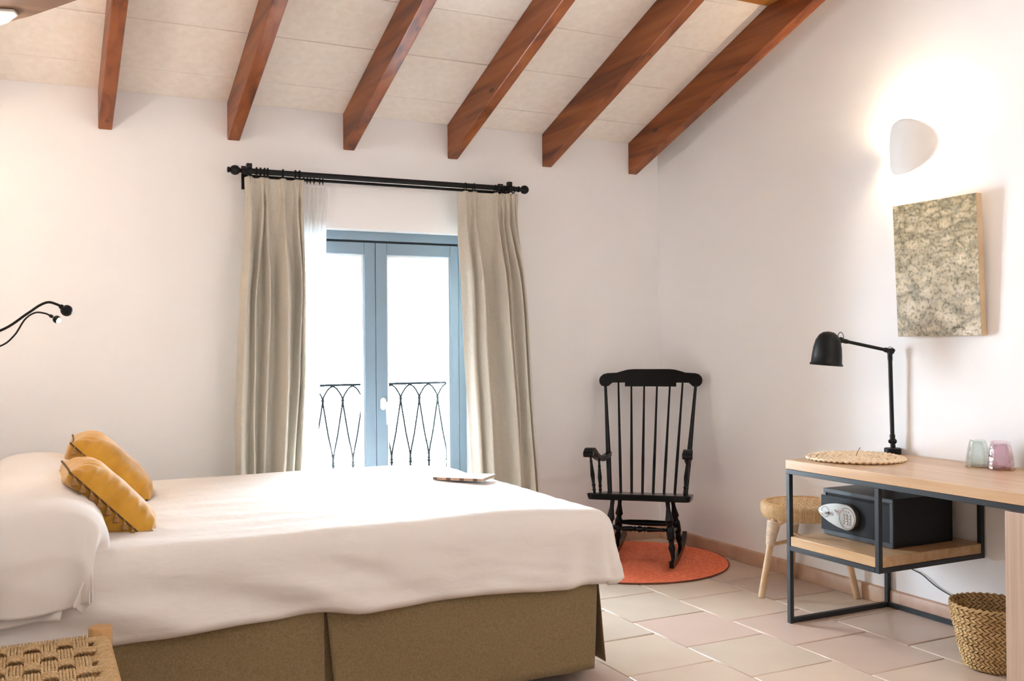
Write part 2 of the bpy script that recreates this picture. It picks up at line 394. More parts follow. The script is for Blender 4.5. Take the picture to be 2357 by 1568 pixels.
# floor: grout bed with every tile a piece of its own (running bond, courses along the right wall)
fl = st(box(XL - .3, .3, YF - .3, .34, -.12, -.005).build('floor', 'grout', smooth=False))
TW, TL, G = .402, .3965, .0035
tile_meshes = []
for i in range(5):
    mb = box(-TW / 2 + G, TW / 2 - G, -TL / 2 + G, TL / 2 - G, -.02, 0)
    o = mb.build('tile', 'floor_tile_%d' % i, fl, local=True, bevel=.0025, bseg=1); tile_meshes.append(o)
first = [True] * 5
rng = random.Random(3)
c = 0
while True:
    xc = -.004 - TW * (c + .5)
    if xc + TW / 2 < XL: break
    off = -1.109 if c % 2 == 0 else -1.291
    for k in range(-4, 15):
        yc = off - TL * (k + .5)
        if yc - TL / 2 > 0 or yc + TL / 2 < YF: continue
        i = rng.randrange(5); src = tile_meshes[i]
        if first[i]: o = src; first[i] = False
        else: o = link_copy(src, fl)
        x0, x1, y0, y1 = max(xc - TW / 2, XL), xc + TW / 2, max(yc - TL / 2, YF), min(yc + TL / 2, 0)
        o.location = (xc, yc, rng.uniform(-.0012, .0012)); o.rotation_euler = (rng.uniform(-.002, .002), rng.uniform(-.002, .002), 0)
    c += 1
# walls
DX0, DX1, DZ = -2.40, -1.302, 1.868       # balcony door opening
TOP = 4.0
b = MB()
b.box(XL - .3, DX0, 0, .34, -.1, TOP).box(DX1, .3, 0, .34, -.1, TOP).box(DX0, DX1, 0, .34, DZ, TOP)
wall_back = st(b.build('wall_back', 'plaster', smooth=False))
wall_right = st(box(0, .3, YF - .3, 0, -.1, TOP).build('wall_right', 'plaster', smooth=False))
wall_left = st(box(XL - .3, XL, YF - .3, 0, -.1, TOP).build('wall_left', 'plaster', smooth=False))
wall_front = st(box(XL, 0, YF - .3, YF, -.1, TOP).build('wall_front', 'plaster', smooth=False))
# ceiling: backing plus boards between the rafters
b = MB()
b.prism([(0, ceil_z(0)), (RIDGE, ceil_z(RIDGE)), (YF, ceil_z(YF)), (YF, ceil_z(YF) + .25), (RIDGE, ceil_z(RIDGE) + .25), (0, ceil_z(0) + .25)],
        lambda p: (XL, p[0], p[1] + .012), lambda p: (0, p[0], p[1] + .012))
ceiling = st(b.build('ceiling', 'ceiling_backing', smooth=False))
BX = [-.222 - .612 * k for k in range(7)]   # left faces of the rafters
BW = .063
edges = [XL] + [x + BW / 2 for x in reversed(BX)] + [0]
rows = [0, -.205] + [-.205 - .348 * k for k in range(1, 10)]
rows = [y for y in rows if y > RIDGE] + [RIDGE]
rg = random.Random(5)
for ri in range(len(rows) - 1):
    for e in range(len(edges) - 1):
        x0, x1 = edges[e] + .0015, edges[e + 1] - .0015
        j = rg.uniform(-.004, .004) if ri else 0
        y0, y1 = rows[ri] - .0022 + j * 0, rows[ri + 1] + .0022
        dz = rg.uniform(-.0015, .0015)
        p = []
        for z_ in (0, .014):
            p += [(x0, y0, ceil_z(y0) + z_ + dz), (x1, y0, ceil_z(y0) + z_ + dz), (x1, y1, ceil_z(y1) + z_ + dz), (x0, y1, ceil_z(y1) + z_ + dz)]
        MB().hexa(p).build('ceiling_board', 'ceiling_board', ceiling, local=True, smooth=False)
for e in range(len(edges) - 1):
    MB().hexa([(edges[e], RIDGE, ceil_z(RIDGE)), (edges[e + 1], RIDGE, ceil_z(RIDGE)), (edges[e + 1], YF, ceil_z(YF)), (edges[e], YF, ceil_z(YF)),
               (edges[e], RIDGE, ceil_z(RIDGE) + .012), (edges[e + 1], RIDGE, ceil_z(RIDGE) + .012), (edges[e + 1], YF, ceil_z(YF) + .012), (edges[e], YF, ceil_z(YF) + .012)]
              ).build('ceiling_board', 'ceiling_board', ceiling, local=True, smooth=False)
# rafters
beam_label = ['sloping wooden ceiling beam beside the right wall, lit orange at its top', 'sloping wooden ceiling beam ending just right of the curtain rod',
              'sloping wooden ceiling beam ending above the right curtain', 'sloping wooden ceiling beam ending above the left half of the balcony door',
              'sloping wooden ceiling beam ending above the left end of the curtain rod', 'nearly upright orange wooden beam at left, beside the fan blade',
              'sloping wooden beam outside the left edge of the picture']
for k, x in enumerate(BX):
    o = thing('ceiling_beam', beam_label[k], 'beam', (x + BW / 2, 0, 2.294), 0, 'sloping ceiling beams')
    L_ = 3.22
    p = []
    for y in (0, -L_):
        zt = .196 + .35 * (-y) - .001; zb = .35 * (-y)
        p.append((y, zb, zt))
    w2 = BW / 2
    mb = MB().hexa([(-w2, -L_, p[1][1]), (w2, -L_, p[1][1]), (w2, 0, p[0][1]), (-w2, 0, p[0][1]),
                    (-w2, -L_, p[1][2]), (w2, -L_, p[1][2]), (w2, 0, p[0][2]), (-w2, 0, p[0][2])])
    mb.build('timber', 'beam_wood', o, local=True, bevel=.005, bseg=2)
o = thing('roof_purlin', 'wooden cross beam coloured lamp-lit orange at the top edge between two ceiling beams', 'beam', (-2.15, -1.36, 2.93))
for k in range(len(BX) - 1):
    x0, x1 = BX[k + 1] + BW, BX[k]
    MB().hexa([(x0, -1.44, ceil_z(-1.44) - .05), (x1, -1.44, ceil_z(-1.44) - .05), (x1, -1.295, ceil_z(-1.295) - .008), (x0, -1.295, ceil_z(-1.295) - .008),
               (x0, -1.44, ceil_z(-1.44) - .001), (x1, -1.44, ceil_z(-1.44) - .001), (x1, -1.295, ceil_z(-1.295) - .001), (x0, -1.295, ceil_z(-1.295) - .001)]
              ).build('timber_block', 'purlin_wood_lit', o, bevel=.003)
# skirting tiles
def skirting(name, spans, axis):
    root = st(thing(name, None, None, (0, 0, 0)))
    for i, (a0, a1) in enumerate(spans):
        mb = MB()
        prof = [(0, 0), (-.013, 0), (-.013, .068), (-.010, .074), (-.004, .078), (0, .079)]
        if axis == 'y': mb.prism(prof, lambda p: (p[0], a0 + .0015, p[1]), lambda p: (p[0], a1 - .0015, p[1]))
        else: mb.prism(prof, lambda p: (a0 + .0015, p[0], p[1]), lambda p: (a1 - .0015, p[0], p[1]))
        mb.build('skirting_tile', 'skirting_tile_%d' % rg.randrange(3), root, bevel=.001, bseg=1)
    return root
ys = [0, -.26, -.67, -1.085, -1.49, -1.90, -2.31, -2.72, -3.13, -3.54, -3.95, -4.36, -4.77, -5.18, -5.59, -6.0, -6.41, YF]
skirting('baseboard_right', [(ys[i], ys[i + 1]) for i in range(len(ys) - 1)], 'y')
xs = [0, -.135, -.545, -.955, DX1]
sp = [(xs[i], xs[i + 1]) for i in range(len(xs) - 1)]
xs2 = [DX0, -2.81, -3.22, -3.63, -4.04, XL]
sp += [(xs2[i], xs2[i + 1]) for i in range(len(xs2) - 1)]
skirting('baseboard_back', sp, 'x')
# plastered ledge behind the bed head
st(box(XL, -3.88, -2.30, 0, 0, 1.02).build('wall_ledge', 'plaster', bevel=.012, bseg=3))

# balcony door
d = st(thing('door_1', None, None, ((DX0 + DX1) / 2, .10, 0)))
FY0, FY1 = .085, .150
DC = -1.853
fr = MB(); fw_ = .046
fr.box(DX0, DX0 + fw_, FY0, FY1, 0, DZ).box(DX1 - fw_, DX1, FY0, FY1, 0, DZ).box(DX0 + fw_, DX1 - fw_, FY0, FY1, DZ - .050, DZ).box(DX0 + fw_, DX1 - fw_, FY0, FY1, 0, .03)
fr.build('door_frame', 'door_paint', d, bevel=.003)
gv = MB(); gv.box(DX0 + fw_, DX1 - fw_, FY0 + .02, FY1 - .01, DZ - .072, DZ - .05)
gv.box(DC - .0018, DC + .0018, FY0 + .004, FY1 - .01, .04, DZ - .07)
gv.build('shadow_gap', 'door_groove', d)
def sash(x0, x1, sl, sr):
    zt, zb = DZ - .062, .04
    s = MB()
    rail_t, rail_b = .066, .10
    s.box(x0, x0 + sl, FY0 - .006, FY1 - .02, zb, zt).box(x1 - sr, x1, FY0 - .006, FY1 - .02, zb, zt)
    s.box(x0 + sl, x1 - sr, FY0 - .006, FY1 - .02, zt - rail_t, zt).box(x0 + sl, x1 - sr, FY0 - .006, FY1 - .02, zb, zb + rail_b)
    so = s.build('sash', 'door_paint', d, bevel=.003)
    bd = MB(); g = .013
    a0, a1, c0, c1 = x0 + sl, x1 - sr, zb + rail_b, zt - rail_t
    bd.box(a0, a0 + g, FY0 + .012, FY1 - .03, c0, c1).box(a1 - g, a1, FY0 + .012, FY1 - .03, c0, c1)
    bd.box(a0 + g, a1 - g, FY0 + .012, FY1 - .03, c1 - g, c1).box(a0 + g, a1 - g, FY0 + .012, FY1 - .03, c0, c0 + g)
    bd.build('glazing_bead', 'bead_white', so)
    box(a0 + g, a1 - g, .114, .120, c0 + g, c1 - g).build('pane', 'window_glass', so)
    return so
sash(DX0 + fw_ + .002, DC - .001, .052, .064)
rs = sash(DC + .001, DX1 - fw_ - .002, .066, .052)
h = MB(); hx, hz = -1.815, .905
h.prism([(hx + .016 * math.cos(a), hz + (.018 if math.sin(a) > 0 else -.018) + .016 * math.sin(a)) for a in [2 * PI * k / 20 for k in range(20)]],
        lambda p: (p[0], FY0 - .006, p[1]), lambda p: (p[0], FY0 - .016, p[1]))
h.tube([(hx + .004, FY0 - .010, hz), (hx + .006, FY0 - .034, hz)], .009, 12)
h.tube(catmull([(hx + .004, FY0 - .034, hz + .004), (hx + .014, FY0 - .038, hz - .004), (hx + .016, FY0 - .038, hz - .05), (hx + .019, FY0 - .038, hz - .115)], 5), .0095, 12)
h.build('door_handle', 'white_plastic', rs, label='white lever handle')
# balcony beyond the door
st(box(-3.0, -.7, .34, .75, -.25, -.03).build('floor_balcony', 'balcony_stone', smooth=False))
RY = .56
rl = thing('balcony_railing', 'pale wrought iron railing with looped bars outside the balcony door', 'railing', (-1.6, RY, -.03))
MB().tube([(-2.9, RY, .997), (-.8, RY, .997)], .0075, 8).build('top_rail', 'railing_iron', rl)
MB().tube([(-2.9, RY, .03), (-.8, RY, .03)], .0075, 8).build('bottom_rail', 'railing_iron', rl)
for x in (-2.9, -.8):
    MB().tube([(x, RY, -.03), (x, RY, 1.0)], .01, 8).build('post', 'railing_iron', rl)
S_ = .1225
for k in range(-10, 6):
    x = -1.538 + S_ * k
    if x - S_ < -2.9 or x + S_ > -.8: continue
    t = MB()
    for sgn in (-1, 1):
        t.tube(catmull([(x + sgn * S_ / 2, RY, .99), (x + sgn * S_ * .30, RY, .975), (x + sgn * S_ * .08, RY, .935), (x, RY, .905), (x - sgn * .006, RY, .86),
                        (x - sgn * S_ / 2 * .52, RY, .70), (x - sgn * S_ / 2, RY, .52), (x - sgn * S_ / 2 * .5, RY, .30), (x, RY, .04)], 5), .0055, 6)
    ob = t.build('scroll_bar', 'railing_iron', rl)
    MB().sphere((x, RY, .905), .011, 8, 6).build('collar', 'railing_iron', rl)
    MB().lathe([(.004, -.02), (.010, -.012), (.012, -.004), (.006, .002), (.011, .01), (.006, .02)], 10, Matrix.Translation((x + S_ / 2, RY, .52))).build('collar', 'railing_iron', rl)

# ================================================================== CURTAINS
RYD, RZ = -.125, 2.124
rod = thing('curtain_rod', 'black iron curtain rod with ball ends above the balcony door', 'curtain rod', (-1.84, RYD, RZ))
MB().tube([(-2.60, RYD, RZ - .003), (-1.07, RYD, RZ + .003)], .0145, 16).build('rod', 'rod_iron', rod)
MB().tube([(-2.575, -.062, RZ - .018), (-1.10, -.062, RZ - .012)], .008, 12).build('sheer_rod', 'rod_iron', rod)
q = Matrix.Rotation(-PI / 2, 4, 'Y')
fin = [(.0, -.040), (.012, -.038), (.016, -.030), (.010, -.024), (.014, -.022), (.022, -.014), (.0255, 0), (.022, .014), (.013, .022), (.010, .030), (.017, .034), (.017, .042), (.010, .046), (.010, .075)]
MB().lathe(fin, 20, Matrix.Translation((-2.655, RYD, RZ - .003)) @ Matrix.Rotation(PI / 2, 4, 'Y')).build('finial', 'rod_iron', rod)
MB().lathe([(r, z) for r, z in fin[3:]], 20, Matrix.Translation((-1.018, RYD, RZ + .003)) @ q).build('finial', 'rod_iron', rod)
for x, dz in ((-2.585, -.003), (-1.115, .003)):
    b = MB()
    b.box(x - .016, x + .016, -.012, 0, RZ - .075 + dz, RZ + .045 + dz)
    b.tube([(x, -.01, RZ + .004 + dz), (x, RYD, RZ + .004 + dz)], .010, 10)
    b.lathe([(.0, -.014), (.022, -.012), (.022, .012), (.0, .014)], 18, Matrix.Translation((x, RYD, RZ + dz)) @ Matrix.Rotation(PI / 2, 4, 'Y'))
    b.box(x - .013, x + .013, RYD - .014, RYD + .014, RZ + .012 + dz, RZ + .038 + dz)
    b.build('bracket', 'rod_iron', rod, bevel=.002)
PL_L = [-2.585, -2.522, -2.499, -2.414, -2.343, -2.318]
PL_R = [-1.391, -1.337, -1.205, -1.162, -1.130, -1.096, -1.075]
ringpos = [-2.548, -2.528, -2.508, -2.492, -2.414, -2.350, -2.328, -1.391, -1.337, -1.205, -1.190, -1.162, -1.148, -1.134, -1.120, -1.090]
for x in ringpos:
    t = MB().tube([(x, RYD + .0195 * math.cos(a), RZ - .003 + .0195 * math.sin(a)) for a in [2 * PI * k / 18 for k in range(18)]], .0034, 8, closed=True)
    t.tube([(x, RYD, RZ - .022), (x, RYD, RZ - .034)], .0022, 6)
    t.build('ring', 'rod_iron', rod)
for x in (-2.29, -2.272, -2.255, -2.235, -2.205, -2.188):
    t = MB().tube([(x, -.062 + .0125 * math.cos(a), RZ - .018 + .0125 * math.sin(a)) for a in [2 * PI * k / 14 for k in range(14)]], .0024, 6, closed=True)
    t.tube([(x, -.062, RZ - .030), (x, -.062, RZ - .040)], .0018, 6)
    t.build('ring', 'rod_iron', rod)
def drape(name, label, pleats, xl, xr, ztop, zbot, y0, seed, extra):
    root = thing(name, label, 'curtain', ((xl(0) + xr(0)) / 2, y0, zbot))
    xa, xb = xl(0), xr(0); ps = [(p - xa) / (xb - xa) for p in pleats]
    H = ztop - zbot; PZ = ztop - .118
    nu, nv = 230, 60
    zs = [ztop - .16 * k / 16 for k in range(16)] + [ztop - .16 - (H - .16) * k / (nv - 17) for k in range(nv - 16)]
    def P(s, t):
        z = zs[int(round(t * (nv - 1)))]; tt = (ztop - z) / H
        wx = xr(tt) - xl(tt)
        low = sstep(PZ, PZ - .55, z) if z < PZ else 0
        if z > PZ: f = (z - PZ) / (ztop - PZ); wd, A = lerp(.0050, .015, f), lerp(.030, .026, f)
        else: f = min(1, (PZ - z) / .35); wd, A = lerp(.0050, .024, f ** .7), lerp(.030, .072, f)
        h = 0
        for i, p in enumerate(ps):
            wander = .05 * low * nz(i * 3.7 + seed, z * .9) + extra.get(i, 0) * low
            dx = (s - p - wander) * wx
            gap = min([abs(p - q_) for q_ in ps if q_ != p]) * wx
            w_ = min(wd, max(.006, gap * .50)) if f < .99 or True else wd
            h = max(h, math.exp(-(dx / max(w_, .004)) ** 2) * (1 + .25 * math.sin(i * 2.1 + seed)))
            if z > PZ:                                   # each pinch flares into a double lip at the heading
                g = (z - PZ) / (ztop - PZ)
                h = max(h - .55 * g * math.exp(-(dx / .0045) ** 2), 0)
        bow = .010 * math.sin(s * 23 + seed) * low + .012 * low * math.sin(s * 11 + seed * 2 + z * .8) + .006 * nz(s * 6 + seed, z * 2.0)
        y = y0 - A * h + bow - .012 * low
        x = lerp(xl(tt), xr(tt), s) + .006 * low * nz(s * 5, z * 2 + seed)
        sag = -.006 * (1 - max([math.exp(-((s - p) * wx / .02) ** 2) for p in ps])) if t == 0 else 0
        return (x, y, z + sag)
    MB().grid(P, nu, nv).build('drape', 'curtain_linen', root, solid=.003, angle=180)
    return root
def pw(pts):
    def f(t):
        for (a, va), (b_, vb) in zip(pts, pts[1:]):
            if t <= b_: return lerp(va, vb, sstep(a, b_, t) if False else (t - a) / (b_ - a))
        return pts[-1][1]
    return f
drape('curtain', 'beige linen curtain on the left of the balcony door', PL_L, pw([(0, -2.609), (.08, -2.606), (.3, -2.645), (.6, -2.672), (1, -2.678)]),
      pw([(0, -2.308), (.1, -2.312), (.3, -2.305), (.5, -2.312), (.75, -2.342), (1, -2.345)]), 2.092, .012, -.122, 1.3, {1: -.04, 2: .06, 3: .02})
drape('curtain', 'beige linen curtain on the right of the balcony door', PL_R, pw([(0, -1.437), (.12, -1.440), (.4, -1.415), (.75, -1.375), (1, -1.345)]),
      pw([(0, -1.062), (.08, -1.066), (.3, -1.03), (.6, -.985), (.8, -.965), (1, -.955)]), 2.096, .012, -.122, 4.1, {2: .02, 4: .05, 5: .04})
root = thing('sheer_curtain', 'white translucent sheer curtain gathered behind the left beige curtain', 'curtain', (-2.25, -.062, .012))
def P(s, t):
    z = 2.070 - 2.058 * t; x = lerp(lerp(-2.33, -2.36, t), lerp(-2.160, -2.185, min(1, t * 3)) - .03 * sstep(.3, .6, t), s)
    return (x, -.062 + (.006 + .012 * min(1, t * 4)) * math.sin(s * 46 + .8 * math.sin(t * 5)) + .008 * nz(s * 4, t * 3), z)
MB().grid(P, 120, 30).build('voile', 'sheer_voile', root, angle=180)

# ================================================================== BED
bed = thing('bed', 'low double bed base with olive brown fabric skirt under the white cover', 'bed', (-2.76, -1.24, 0))
BX0, BX1, BY0, BY1 = -3.84, -1.72, -2.03, -.45
box(BX0, BX1, BY0, BY1, .12, .36).build('base', 'dark_fabric', bed, bevel=.01)
box(BX0, BX1 + .04, BY0 - .01, BY1 + .01, .36, .575).build('mattress', 'mattress_ticking', bed, bevel=.05, bseg=4)
for x, y in ((-1.90, -1.89), (-1.90, -.6), (-3.7, -1.89), (-3.7, -.6), (-2.8, -1.89)):
    MB().lathe([(.026, 0), (.028, .004), (.03, .12)], 16, Matrix.Translation((x, y, 0))).build('leg', 'black_lacquer', bed)
def panel(name, p_top0, p_top1, p_bot0, p_bot1, wob, seed):
    a, b_, c_, e_ = map(Vector, (p_top0, p_top1, p_bot0, p_bot1)); n = (b_ - a).cross(Vector((0, 0, -1))).normalized()
    def f(s, t):
        p = a.lerp(b_, s).lerp(c_.lerp(e_, s), t)
        return p + n * (wob * t * (nz(s * 5 + seed, t) + .5 * nz(s * 13 + seed, t * 2)) )
    return MB().grid(f, 60, 14).build(name, 'skirt_linen', bed, solid=.004, angle=180)
panel('skirt_panel', (-3.85, -2.06, .42), (-2.741, -2.06, .42), (-3.85, -2.085, .048), (-2.744, -2.082, .048), .008, 1)
panel('skirt_panel', (-2.735, -2.06, .42), (-1.722, -2.06, .42), (-2.706, -2.085, .048), (-1.752, -2.083, .052), .008, 5)
panel('skirt_backing', (-2.80, -2.042, .42), (-2.66, -2.042, .42), (-2.80, -2.045, .048), (-2.66, -2.045, .048), .0, 2)
panel('skirt_backing', (-1.80, -2.035, .42), (-1.722, -2.02, .42), (-1.80, -2.055, .052), (-1.715, -2.02, .052), .004, 3)
panel('skirt_panel', (-1.712, -2.035, .42), (-1.712, -.44, .42), (-1.672, -2.03, .05), (-1.685, -.44, .05), .012, 8)
panel('skirt_panel', (-1.72, -.44, .42), (-3.85, -.44, .42), (-1.72, -.425, .05), (-3.85, -.425, .05), .01, 11)

# white cover: flat top, rounded shoulders and hanging sides
def coverlet():
    R = .085; zt = .612
    x0, xf, yb, yf = -3.86, -1.632 - R, -.43 - R, -2.088 + R
    nx, ny, K = 120, 84, 14
    def topz(x, y):
        e = sstep(0, .5, xf - x + .1)
        return zt + .020 * e + .007 * nz(x * 2.2, y * 2.2) + .005 * nz(x * 3, y * 11, 2) - .012 * sstep(.35, .0, y - yf) * sstep(-2.4, -3.2, x) * 0
    V = []; Fc = []
    for j in range(ny):
        for i in range(nx):
            x = lerp(x0, xf, i / (nx - 1)); y = lerp(yf, yb, j / (ny - 1)); V.append((x, y, topz(x, y)))
    for j in range(ny - 1):
        for i in range(nx - 1): Fc.append((j * nx + i, j * nx + i + 1, (j + 1) * nx + i + 1, (j + 1) * nx + i))
    per = []                                      # (index, normal)
    for i in range(nx): per.append((i, (0, -1)))
    for k in range(1, K): a = -PI / 2 + PI / 2 * k / K; per.append((nx - 1, (math.cos(a), math.sin(a))))
    for j in range(ny): per.append((j * nx + nx - 1, (1, 0)))
    for k in range(1, K): a = PI / 2 * k / K; per.append(((ny - 1) * nx + nx - 1, (math.cos(a), math.sin(a))))
    for i in range(nx - 1, -1, -1): per.append(((ny - 1) * nx + i, (0, 1)))
    NR = 34; arc = []; L_ = 0; prevp = None
    for idx, n in per:
        p = (V[idx][0] + n[0] * R, V[idx][1] + n[1] * R)
        if prevp: L_ += math.hypot(p[0] - prevp[0], p[1] - prevp[1])
        prevp = p; arc.append(L_)
    rows_ = [[p[0] for p in per]]
    for k in range(1, NR + 1):
        row = []
        for (idx, n), al in zip(per, arc):
            bx, by, bz = V[idx]
            front = max(0, -n[1]); foot = max(0, n[0])
            # hem height
            hem = .372 - .014 * sstep(-2.6, -1.75, bx) * front + .006 * math.sin(al * 9) + .008 * nz(al * 3.1, 4)
            if front > .5: hem += .012 * sstep(-2.62, -2.74, bx) * sstep(-2.95, -2.74, bx)
            if foot > .2 and front > .1: hem -= .012
            drop = bz - hem; E = R * PI / 2 + (drop - R)
            e = E * k / NR
            if e < R * PI / 2: o_, dz = R * math.sin(e / R), R * (1 - math.cos(e / R))
            else: o_, dz = R, R + (e - R * PI / 2)
            tt = dz / drop
            x_, y_ = bx, by
            # drag folds running down and to the right on the front left, soft vertical folds elsewhere
            dl = sstep(.12, .8, tt)
            fold = .0
            if front > .3:
                lw = sstep(-2.25, -2.7, bx)
                fold += front * lw * dl * .016 * math.sin(13 * bx - 30 * dz + 3 * nz(bx * 1.5, dz * 3))
                fold += front * dl * .018 * nz(bx * 3.2, dz * 3.5, 7) + front * dl * .007 * nz(bx * 9 - dz * 8, dz * 26, 3)
                fold += front * sstep(-1.98, -1.75, bx) * dl * .016 * math.sin(bx * 40 + 4 * dz)
                fold += front * .010 * sstep(.9, 1, tt) * nz(bx * 6, 1)
            crn = foot * front * 4 if foot * front > 0 else 0
            fold += min(1, crn) * dl * .018 * math.sin(al * 55)
            fold += foot * dl * .010 * math.sin(al * 19)
            out = o_ + fold + .018 * sstep(.2, 1, tt) * (1 + foot * .3) - .020 * sstep(.93, 1.0, tt)
            row.append(len(V)); V.append((x_ + n[0] * out, y_ + n[1] * out, bz - dz))
        rows_.append(row)
    for k in range(NR):
        a, b_ = rows_[k], rows_[k + 1]
        for q_ in range(len(per) - 1):
            if a[q_] == a[q_ + 1]: Fc.append((a[q_], b_[q_], b_[q_ + 1]))
            else: Fc.append((a[q_], b_[q_], b_[q_ + 1], a[q_ + 1]))
    root = thing('bed_cover', 'plain white cotton cover spread over the bed, hanging over its sides', 'bed cover', (-2.75, -1.26, .36))
    m_ = MB(); m_.add(V, Fc); m_.build('cover_cloth', 'bed_cotton', root, angle=180, solid=.004)
coverlet()

# white bolster pillow across the bed head, its case hanging down the front side
bol = thing('bolster_pillow', 'long white pillow across the bed head with its case hanging over the side', 'pillow', (-3.56, -1.25, .63))
XC, AX, HZ, ZB = -3.560, .192, .200, .612
def bolP(s, t):
    ph = PI * s
    cx = -math.cos(ph); x = XC + AX * (abs(cx) ** .9) * (1 if cx > 0 else -1)
    z = ZB + HZ * math.sin(ph) ** .62 * (1 + .02 * math.sin(t * 6))
    tf = .58
    if t < tf:
        y = lerp(-.50, -1.98, t / tf)
        e = sstep(0, .12, t); z = ZB + (z - ZB) * (.35 + .65 * e)
        z += .006 * nz(x * 5, y * 3, 5)
        z = ZB + (z - ZB) * (1 - .16 * sstep(.70 * tf, tf, t))
    else:
        k = (t - tf) / (1 - tf)
        hem = .545 + .016 * sstep(-3.6, -3.4, x) + .006 * math.sin(s * 9)
        z0 = ZB + (z - ZB) * .84
        arc = .165
        tot = (z0 - hem) + .05
        dd = k * tot
        y = -1.98 - arc * math.sin(min(1, dd / .14) * PI / 2)
        z = z0 - max(0, dd - .05) - .05 * (1 - math.cos(min(1, dd / .1) * PI / 2))
        low = sstep(.0, .6, k)
        x -= low * .045 * sstep(.55, 1, s) + low * .02 * sstep(.8, 1, s)
        y -= low * (.012 * math.sin(s * 17 + 1) + .020 * math.exp(-((s - .86) / .05) ** 2) + .012 * nz(s * 6, k * 3, 2))
        y -= .018 * low * math.exp(-((s - .97) / .03) ** 2) * -1
    return (x, y, z)
MB().grid(bolP, 90, 90).build('pillow_case', 'pillow_cotton', bol, angle=180, solid=.004)
def flapP(s, t):
    x = lerp(-3.76, -3.475, s) - .03 * t * s
    z = lerp(.60, .462 + .01 * s, t)
    y = -2.118 - .012 * t - .010 * math.sin(s * 12 + 2 * t) * t - .008 * nz(s * 5, t * 3)
    return (x, y, z)
MB().grid(flapP, 40, 16).build('case_flap', 'pillow_cotton', bol, angle=180, solid=.004)
def curlP(s, t):                                   # turned-up corner of the hanging case
    a = lerp(0, PI * 1.15, s); r = lerp(.004, .026, t)
    x = lerp(-3.432, -3.452, t) + r * math.cos(a) * .8; y = -2.145 - r * (1 - math.sin(a)) * .9
    return (x, y, lerp(.60, .482 + .03 * abs(math.cos(a)), t))
MB().grid(curlP, 18, 18).build('case_corner', 'pillow_cotton', bol, angle=180, solid=.004)

# two mustard cushions
def cushion(label, c, size, lean, yaw, seed, thick=.075):
    root = thing('cushion', label, 'cushion', c, yaw, 'mustard cushions leaning on the bolster')
    la = math.radians(lean)
    e1 = Vector((0, 1, 0)); e2 = Vector((math.cos(la), 0, -math.sin(la))); nn = Vector((math.sin(la), 0, math.cos(la)))
    def P(u, v, sg):
        h = thick * (max(0, 1 - u ** 4) * max(0, 1 - v ** 4)) ** .62
        edge = (1 - abs(u)) * 0
        pk = 1 - .055 * (1 - v * v) * abs(u) ** 3
        pk2 = 1 - .055 * (1 - u * u) * abs(v) ** 3
        h *= 1 + .10 * nz(u * 2 + seed, v * 2, sg)
        rim = max(abs(u), abs(v))
        pu = .007 * sstep(.45, .9, rim) * (1 - sstep(.95, 1.0, rim)) * math.sin((v if abs(u) > abs(v) else u) * 26 + seed)
        p = e1 * (v * size / 2 * pk2) + e2 * (u * size / 2 * pk) + nn * (sg * (h + pu))
        wx, wz = c[0] + p.x * math.cos(yaw) - p.y * math.sin(yaw), c[2] + p.z
        qx, qz = (wx - XC) / (AX + .004), (wz - ZB) / (HZ * 1.02); rr_ = math.hypot(qx, qz)
        if 0 < rr_ < 1 and qz > 0:
            p.x += (qx / rr_ - qx) * AX * .8; p.z += (qz / rr_ - qz) * HZ
        p.z = max(p.z, .634 - c[2])
        return p
    N = 40
    b = MB()
    for sg in (1, -1): b.grid(lambda s, t, sg=sg: P(s * 2 - 1, t * 2 - 1, sg), N, N)
    b.build('cushion_cover', 'mustard_velvet', root, local=True, angle=120)
    ring = []
    for k in range(N): ring.append(P(-1 + 2 * k / N, -1, 0))
    for k in range(N): ring.append(P(1, -1 + 2 * k / N, 0))
    for k in range(N): ring.append(P(1 - 2 * k / N, 1, 0))
    for k in range(N): ring.append(P(-1, 1 - 2 * k / N, 0))
    MB().tube(ring, .0035, 6, closed=True).build('piping', 'mustard_cord', root, local=True)
    tm = MB().lathe([(.0008, .004), (.0035, .002), (.0045, -.001), (.003, -.005), (.006, -.009), (.0105, -.022), (.011, -.031), (.004, -.032)], 9)
    src = None
    for side in range(4):
        for k in range(10):
            q_ = -1 + 2 * (k + .5) / 10
            u, v = ((q_, -1), (1, q_), (-q_, 1), (-1, -q_))[side]
            if side == 3: continue
            p = P(u, v, 0); od = (-e1, e2, e1)[side]
            p = p + od * .002
            if src is None: src = tm.build('tassel', 'mustard_fringe', root, local=True); o = src
            else: o = link_copy(src, root)
            o.location = p
            dirv = (od * .35 + Vector((0, 0, -1)) + e2 * (.1 * math.sin(k * 3 + seed))).normalized() if side != 1 else (od + Vector((0, 0, -.05)) + e1 * .25 * math.sin(k * 2.3)).normalized()
            o.rotation_euler = Vector((0, 0, -1)).rotation_difference(dirv).to_euler()
    return root
cushion('mustard cushion with tassels, the nearer one on the bed', (-3.355, -1.625, .715), .35, 46, .04, 1, .088)
cushion('mustard cushion with tassels, the farther one nearer the wall', (-3.300, -.90, .728), .39, 46, -.05, 5, .098)

